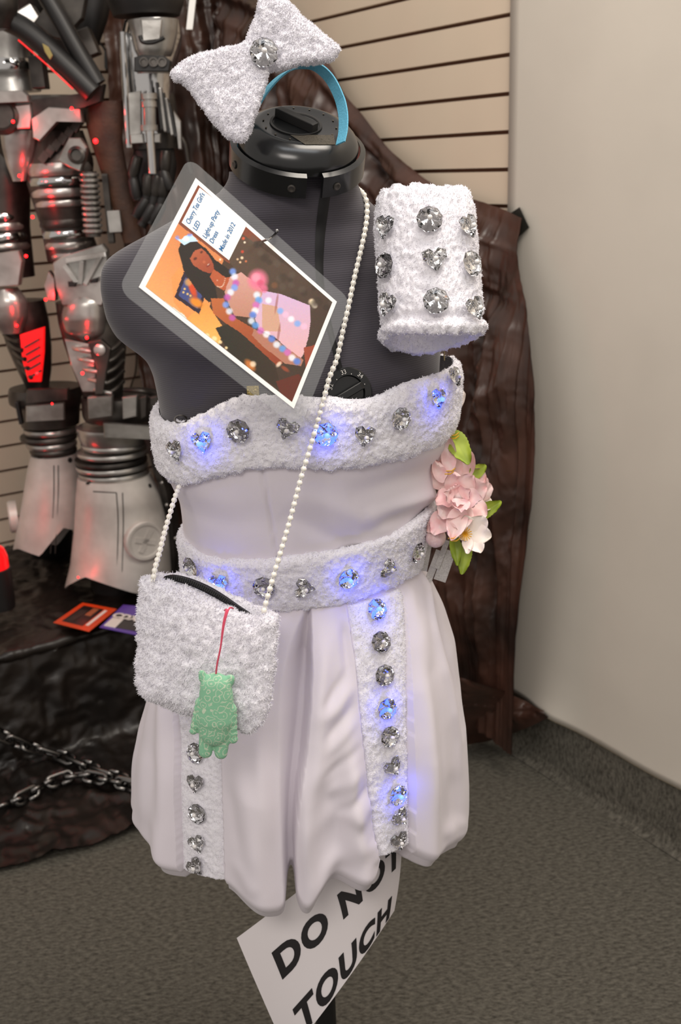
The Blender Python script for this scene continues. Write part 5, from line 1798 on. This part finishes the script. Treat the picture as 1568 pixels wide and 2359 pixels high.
# --- left-hand leg (further)
limb('thigh', [(-40, 330), (-50, 420), (-45, 520), (-30, 640)], [(62, 330), (70, 400), (68, 520), (80, 640)], LY, .9, 'gun')
for y, x1, m in ((410, 34, 'silver'), (432, 40, 'chrome'), (500, 56, 'chrome'), (522, 62, 'silver'), (545, 66, 'chrome'), (568, 70, 'silver')):
    limb('thigh_ring', [(-50, y - 11), (-54, y - 5), (-54, y + 4), (-50, y + 9)], [(x1 - 5, y - 11), (x1, y - 5), (x1, y + 4), (x1 - 5, y + 9)], LY - .01, .92, m, 8, 36)
plate('knee_frame', [(-20, 585), (50, 575), (58, 600), (50, 655), (-20, 660)], LY - .1, .03, 'silver')
limb('knee_cap', [(-25, 662), (-30, 700), (-20, 740), (0, 768)], [(40, 662), (62, 690), (64, 730), (50, 768)], LY - .08, .75, 'silver', 16, 36)
limb('shin', [(-10, 690), (2, 750), (18, 800), (40, 850), (62, 895)], [(100, 690), (112, 740), (118, 800), (118, 850), (112, 895)], LY, .9, 'gun')
plate('shin_lens', [(48, 770), (104, 752), (103, 810), (96, 878), (68, 878), (54, 830)], LY - .095, .012, 'redlens')
for k in range(5):
    rod('vent_slat', [(10 + k * 11, 770 + k * 20, LY - .06), (28 + k * 9, 782 + k * 20, LY - .09), (44 + k * 7, 786 + k * 21, LY - .11)], LY - .09, 5, 'gun')
    bar_('vent_slot', (58 + k * 3, 800 + k * 17), (90 + k * 1, 782 + k * 18), LY - .112, 4, 'dark')
limb('ankle_collar', [(24, 893), (20, 900), (22, 930), (48, 940), (50, 980)], [(186, 888), (190, 895), (190, 920), (184, 935), (182, 980)], LY, .85, 'gun', 14, 40)
plate('collar_block', [(64, 895), (160, 892), (160, 918), (64, 926)], LY - .125, .016, 'gun')
plate('collar_block', [(62, 934), (150, 926), (150, 965), (62, 970)], LY - .115, .012, 'silver')
bar_('collar_strut', (40, 925), (50, 976), LY - .08, 7, 'dark')
for y, x0, x1, m in ((990, 54, 180, 'silver'), (1006, 46, 178, 'gun'), (1022, 60, 178, 'silver'), (1036, 68, 178, 'gun')):
    limb('ankle_ring', [(x0 + 6, y - 8), (x0, y - 3), (x0, y + 4), (x0 + 6, y + 8)], [(x1 - 6, y - 8), (x1, y - 3), (x1, y + 4), (x1 - 6, y + 8)], LY - .004, .9, m, 8, 36)
def hem_l(ph):
    px = 120 + 86 * np.cos(ph)
    yt = np.interp(px, [34, 60, 113, 170, 206], [1272, 1270, 1291, 1224, 1235])
    return (1280 + 28 * np.clip(-np.sin(ph), 0, 1) - yt) * .0012
bo2, bs2 = limb('boot_bell', [(72, 1044), (62, 1090), (52, 1160), (42, 1220), (34, 1275)], [(176, 1044), (190, 1090), (200, 1160), (205, 1220), (205, 1285)], LY - .01, .85, 'boot', 36, 60, hemfn=hem_l)
b2b = bs2.bvh()
for x, y in ((93, 1055), (161, 1060)):
    h, nr = cast(b2b, x, y)
    if h is not None: mk('boot_rivet', *lathe([(.007, -.002), (.007, .001), (.004, .002), (.001, .001)], 12, h, nr), 'dark', bo2)
for pts in ([(124, 1072), (124, 1140), (120, 1220), (116, 1275)], [(134, 1072), (134, 1140), (130, 1220), (127, 1275)]):
    P = [cast(b2b, *p) for p in spline(pts, 20)]
    P = np.array([h + nr * .0005 for h, nr in P if h is not None])
    if len(P) > 3: mk('panel_line', *tube(P, .0016, 5), 'gun', bo2)
mk('boot_disc', *lathe([(.045, -.012), (.045, .008), (.040, .012), (.001, .012)], 36, atY(30, 1190, LY), (-.95, -.3, 0)), 'boot', arm)
mk('boot_core', *tube([atY(270, 1100, RY), atZ(268, 1350, PH_ + .02)], .07, 20), 'dark', arm)
mk('boot_core', *tube([atY(125, 1060, LY), atZ(118, 1270, PH_ + .02)], .06, 20), 'dark', arm)
# --- pelvis and waist
limb('pelvis', [(-30, 220), (-40, 280), (-20, 330), (10, 380), (30, 420)], [(190, 220), (205, 270), (170, 310), (100, 370), (62, 420)], LY - .02, .75, 'gun')
limb('crotch_guard', [(0, 300), (5, 340), (15, 380), (30, 418)], [(86, 300), (84, 340), (76, 380), (58, 420)], LY - .12, .6, 'silver', 16, 32)
plate('belt_plate', [(-20, 212), (60, 210), (72, 222), (74, 236), (-20, 240)], LY - .20, .03, 'silver')
plate('belt_plate', [(76, 232), (205, 215), (245, 195), (238, 235), (200, 250), (130, 262), (80, 270)], LY - .17, .03, 'gun')
plate('hip_plate', [(78, 274), (118, 248), (190, 252), (195, 282), (138, 280), (96, 325), (82, 318)], LY - .20, .025, 'silver')
plate('hip_plate', [(40, 244), (74, 240), (78, 270), (74, 296), (44, 298)], LY - .19, .02, 'silver')
mk('belt_dial', *lathe([(.042, 0), (.042, .02), (.034, .026), (.028, .02), (.001, .02)], 36, atY(8, 268, LY - .19), (0, -1, .1)), 'gun', arm)
limb('waist_ring', [(-40, 132), (-44, 145), (-40, 165)], [(66, 135), (74, 148), (70, 172)], LY - .05, .8, 'chrome', 6, 36)
limb('waist', [(-40, 60), (-40, 130), (-40, 215)], [(80, 50), (76, 130), (96, 215)], LY, .7, 'silver', 8, 36)
limb('chest', [(-60, -120), (-60, -20), (-40, 60)], [(170, -120), (150, -20), (80, 60)], LY + .02, .6, 'gun', 8, 36)
for a, b, w_, m in (((120, 60), (215, 200), 34, 'gun'), ((190, 70), (215, 130), 30, 'gun'), ((85, 130), (95, 205), 26, 'gun'), ((60, 20), (110, 100), 30, 'silver')):
    bar_('waist_hose', a, b, LY - .08, w_, m, dep=.05)
# --- hanging arm and hand
AY = 2.66
limb('upper_arm', [(250, -60), (245, 0), (262, 40)], [(420, -60), (425, 0), (410, 45)], AY, .9, 'dark', 8, 36)
limb('forearm_shell', [(290, 36), (282, 70), (276, 120), (284, 200), (300, 330)], [(412, 45), (420, 90), (412, 130), (400, 180), (395, 330)], AY, .9, 'chrome', 16, 40)
limb('forearm_cuff', [(292, 38), (296, 60), (310, 120), (318, 132)], [(410, 44), (408, 80), (398, 125), (390, 132)], AY - .05, .75, 'silver', 14, 36)
plate('cuff_panel', [(326, 46), (374, 46), (370, 92), (330, 96)], AY - .145, .008, 'silver')
rod('cuff_handle', [(322, 82), (328, 96), (350, 98), (372, 90), (378, 86)], AY - .15, 4, 'dark')
plate('port_panel', [(312, 134), (330, 128), (380, 130), (396, 142), (392, 166), (312, 166)], AY - .125, .02, 'dark')
for x in (332, 354, 374): mk('port', *lathe([(.010, 0), (.010, .006), (.007, .006), (.006, .002), (.001, .002)], 16, atY(x, 144, AY - .145), (0, -1, .1)), 'gun', arm)
limb('wrist_ring', [(310, 154), (308, 160), (312, 172)], [(396, 154), (398, 160), (394, 174)], AY - .03, .9, 'silver', 6, 36)
rod('forearm_rail', [(283, 74), (287, 160), (292, 250), (298, 340)], AY - .05, 8, 'chrome')
limb('gauntlet', [(300, 178), (298, 240), (300, 320), (305, 345)], [(392, 178), (404, 230), (414, 300), (412, 345)], AY, .7, 'gun', 10, 36)
plate('gauntlet_plate', [(298, 215), (326, 210), (328, 310), (302, 316)], AY - .11, .016, 'silver')
rod('gauntlet_piston', [(343, 218), (345, 300)], AY - .135, 13, 'silver')
rod('gauntlet_piston', [(345, 300), (352, 400)], AY - .135, 9, 'chrome')
for y, r in ((222, 16), (240, 15), (295, 17)):
    mk('piston_collar', *lathe([(r * .00115, -.006), (r * .00115, .006)], 20, atY(343, y, AY - .135), (0, 0, 1)), 'silver', arm)
plate('wrist_block', [(302, 310), (332, 308), (334, 330), (304, 332)], AY - .12, .02, 'silver')
plate('wrist_block', [(358, 308), (372, 308), (372, 330), (358, 330)], AY - .12, .02, 'silver')
for k in range(5):
    bar_('gauntlet_rib', (362 + k * 7, 190 + k * 12), (374 + k * 8, 300 + k * 4), AY - .10 + k * .006, 5, 'silver' if k % 2 else 'dark')
plate('hand_guard', [(402, 255), (418, 280), (420, 345), (414, 345), (408, 300)], AY - .06, .02, 'silver')
limb('palm', [(308, 340), (302, 380), (306, 430), (318, 450)], [(400, 340), (408, 380), (400, 430), (385, 450)], AY, .45, 'dark', 10, 28)
for pts in ([(318, 360), (308, 400), (312, 440), (318, 460)], [(340, 400), (338, 450), (325, 480), (312, 500)], [(360, 395), (358, 440), (345, 485), (325, 520)], [(382, 350), (380, 400), (388, 425), (396, 420)], [(370, 400), (374, 450), (362, 490), (345, 515)]):
    P = [(x, y, AY - .06) for x, y in pts]
    f_ = rod('finger', P, AY - .06, 11, 'dark')
    SP = spline([atY(*p) for p in P], 9)
    for k in (2, 6):
        dvec = SP[min(k + 1, 8)] - SP[k - 1]
        mk('finger_segment', *lathe([(.0115, -.024), (.0140, -.019), (.0145, .010), (.0115, .022)], 14, SP[k] + np.array([0, -.003, 0]), dvec), 'gun' if k == 2 else 'dark', f_)
rod('arm_cable', [(404, 300), (424, 330), (432, 370), (440, 400)], AY - .02, 5, 'gun')
# --- things slung across the body
rod('slung_barrel', [(-20, 30), (60, 70), (150, 150), (215, 215)], LY - .26, 22, 'dark')
rod('slung_barrel', [(75, -60), (130, 30), (175, 110), (225, 195)], LY - .25, 18, 'dark')
plate('barrel_badge', [(98, 100), (112, 108), (122, 128), (116, 138), (104, 120)], LY - .315, .004, 'goldmesh')
limb('barrel_end', [(-60, -20), (-64, 20), (-50, 70)], [(40, -20), (42, 20), (20, 72)], LY - .28, .8, 'gun', 10, 30)
plate('dark_panel', [(85, 55), (140, -20), (205, -10), (195, 45), (150, 95), (130, 90)], LY - .18, .03, 'gun')
limb('side_unit', [(180, -60), (172, 40), (175, 130)], [(265, -60), (250, 40), (215, 140)], LY - .02, .8, 'dark', 8, 24)
limb('holster', [(200, 235), (196, 280), (210, 330), (240, 420), (285, 560)], [(282, 215), (284, 270), (282, 330), (300, 430), (330, 560)], LY - .16, .4, 'leather', 16, 28, label='brown leather holster')
dot('red_led', 220, 325, LY - .24, 5, 'redled')
rod('red_edge_light', [(42, 92, LY - .30), (100, 142, LY - .30), (168, 205, LY - .30)], LY - .3, 1.6, 'redlens')
for px, py, Y_, pw in ((45, 405, LY - .20, .16), (105, 690, RY - .10, .10), (200, 778, RY - .13, .05), (38, 750, LY - .19, .10), (85, 860, LY - .16, .06), (75, 500, RY - .10, .10), (165, 250, LY - .25, .08), (30, 280, LY - .26, .08), (190, 860, RY - .15, .05), (60, 590, LY - .14, .06), (180, 1330, RY - .14, .05), (120, 930, RY - .12, .05)):
    red_light(px, py, Y_, pw * 1.3, 3.2 if py < 900 else 2)

# ================================================================== odds and ends behind
beacon = thing('red_beacon', atZ(-8, 1400, PH_ + .02), 'glowing red beacon lamp at the left edge of the platform', 'lamp')
bcn = atY(-12, 1300, 2.55)
mk('beacon_dome', *lathe([(.034, -.01), (.034, .02), (.028, .04), (.014, .052), (.001, .055)], 24, bcn, UPZ), 'redlens', beacon)
mk('beacon_base', *lathe([(.036, -.12), (.038, -.10), (.038, -.012), (.035, -.01)], 24, bcn, UPZ), 'dark', beacon)
ld = bpy.data.lights.new('beacon_glow', 'POINT'); ld.energy = .25; ld.color = (1, .02, .02); ld.shadow_soft_size = .02
lo = bpy.data.objects.new('beacon_glow', ld); col.objects.link(lo); lo.parent = beacon; lo.location = Vector(bcn + UPZ * .075) - base_of(beacon)
tie = thing('white_strap_end', atY(440, 60, 2.6), 'pale hanging strap end beside the armour arm', 'strap')
mk('strap', *boxm(atY(442, 15, 2.6), RT * .007, FW * .002, (np.array(atY(446, -40, 2.6)) - np.array(atY(434, 68, 2.6))) / 2, .05), 'cardpaper', tie, smooth=False)
cb1 = thing('black_cable', atY(240, 150, 3.2), 'thin black cable with a plug hanging on the slat wall', 'cable')
mk('wire', *tube(spline([atY(225, 60, 3.25), atY(228, 95, 3.25), atY(242, 115, 3.25), atY(252, 160, 3.25), atY(262, 190, 3.25), atY(258, 215, 3.25), atY(262, 300, 3.25)], 40), .0035, 6), 'dark', cb1)
mk('plug', *boxm(atY(250, 140, 3.24), RT * .010, FW * .008, UP * .026, .2), 'dark', cb1, smooth=False)
for pts in ([(312, 770), (314, 815), (312, 855), (303, 885), (290, 930)], [(325, 780), (334, 812), (346, 850), (352, 880), (352, 930)]):
    q = [onplane(x, y, WC + NL * .012, NL) for x, y in pts]
    cb2 = mk('brown_cable', *tube(spline(q, 30), .0028, 6), 'cable', None)
    tag(cb2, 'thin brown cable hanging down the slat wall, ' + ('nearer the armour shin' if pts[0][0] == 312 else 'nearer the dress form'), 'cable')
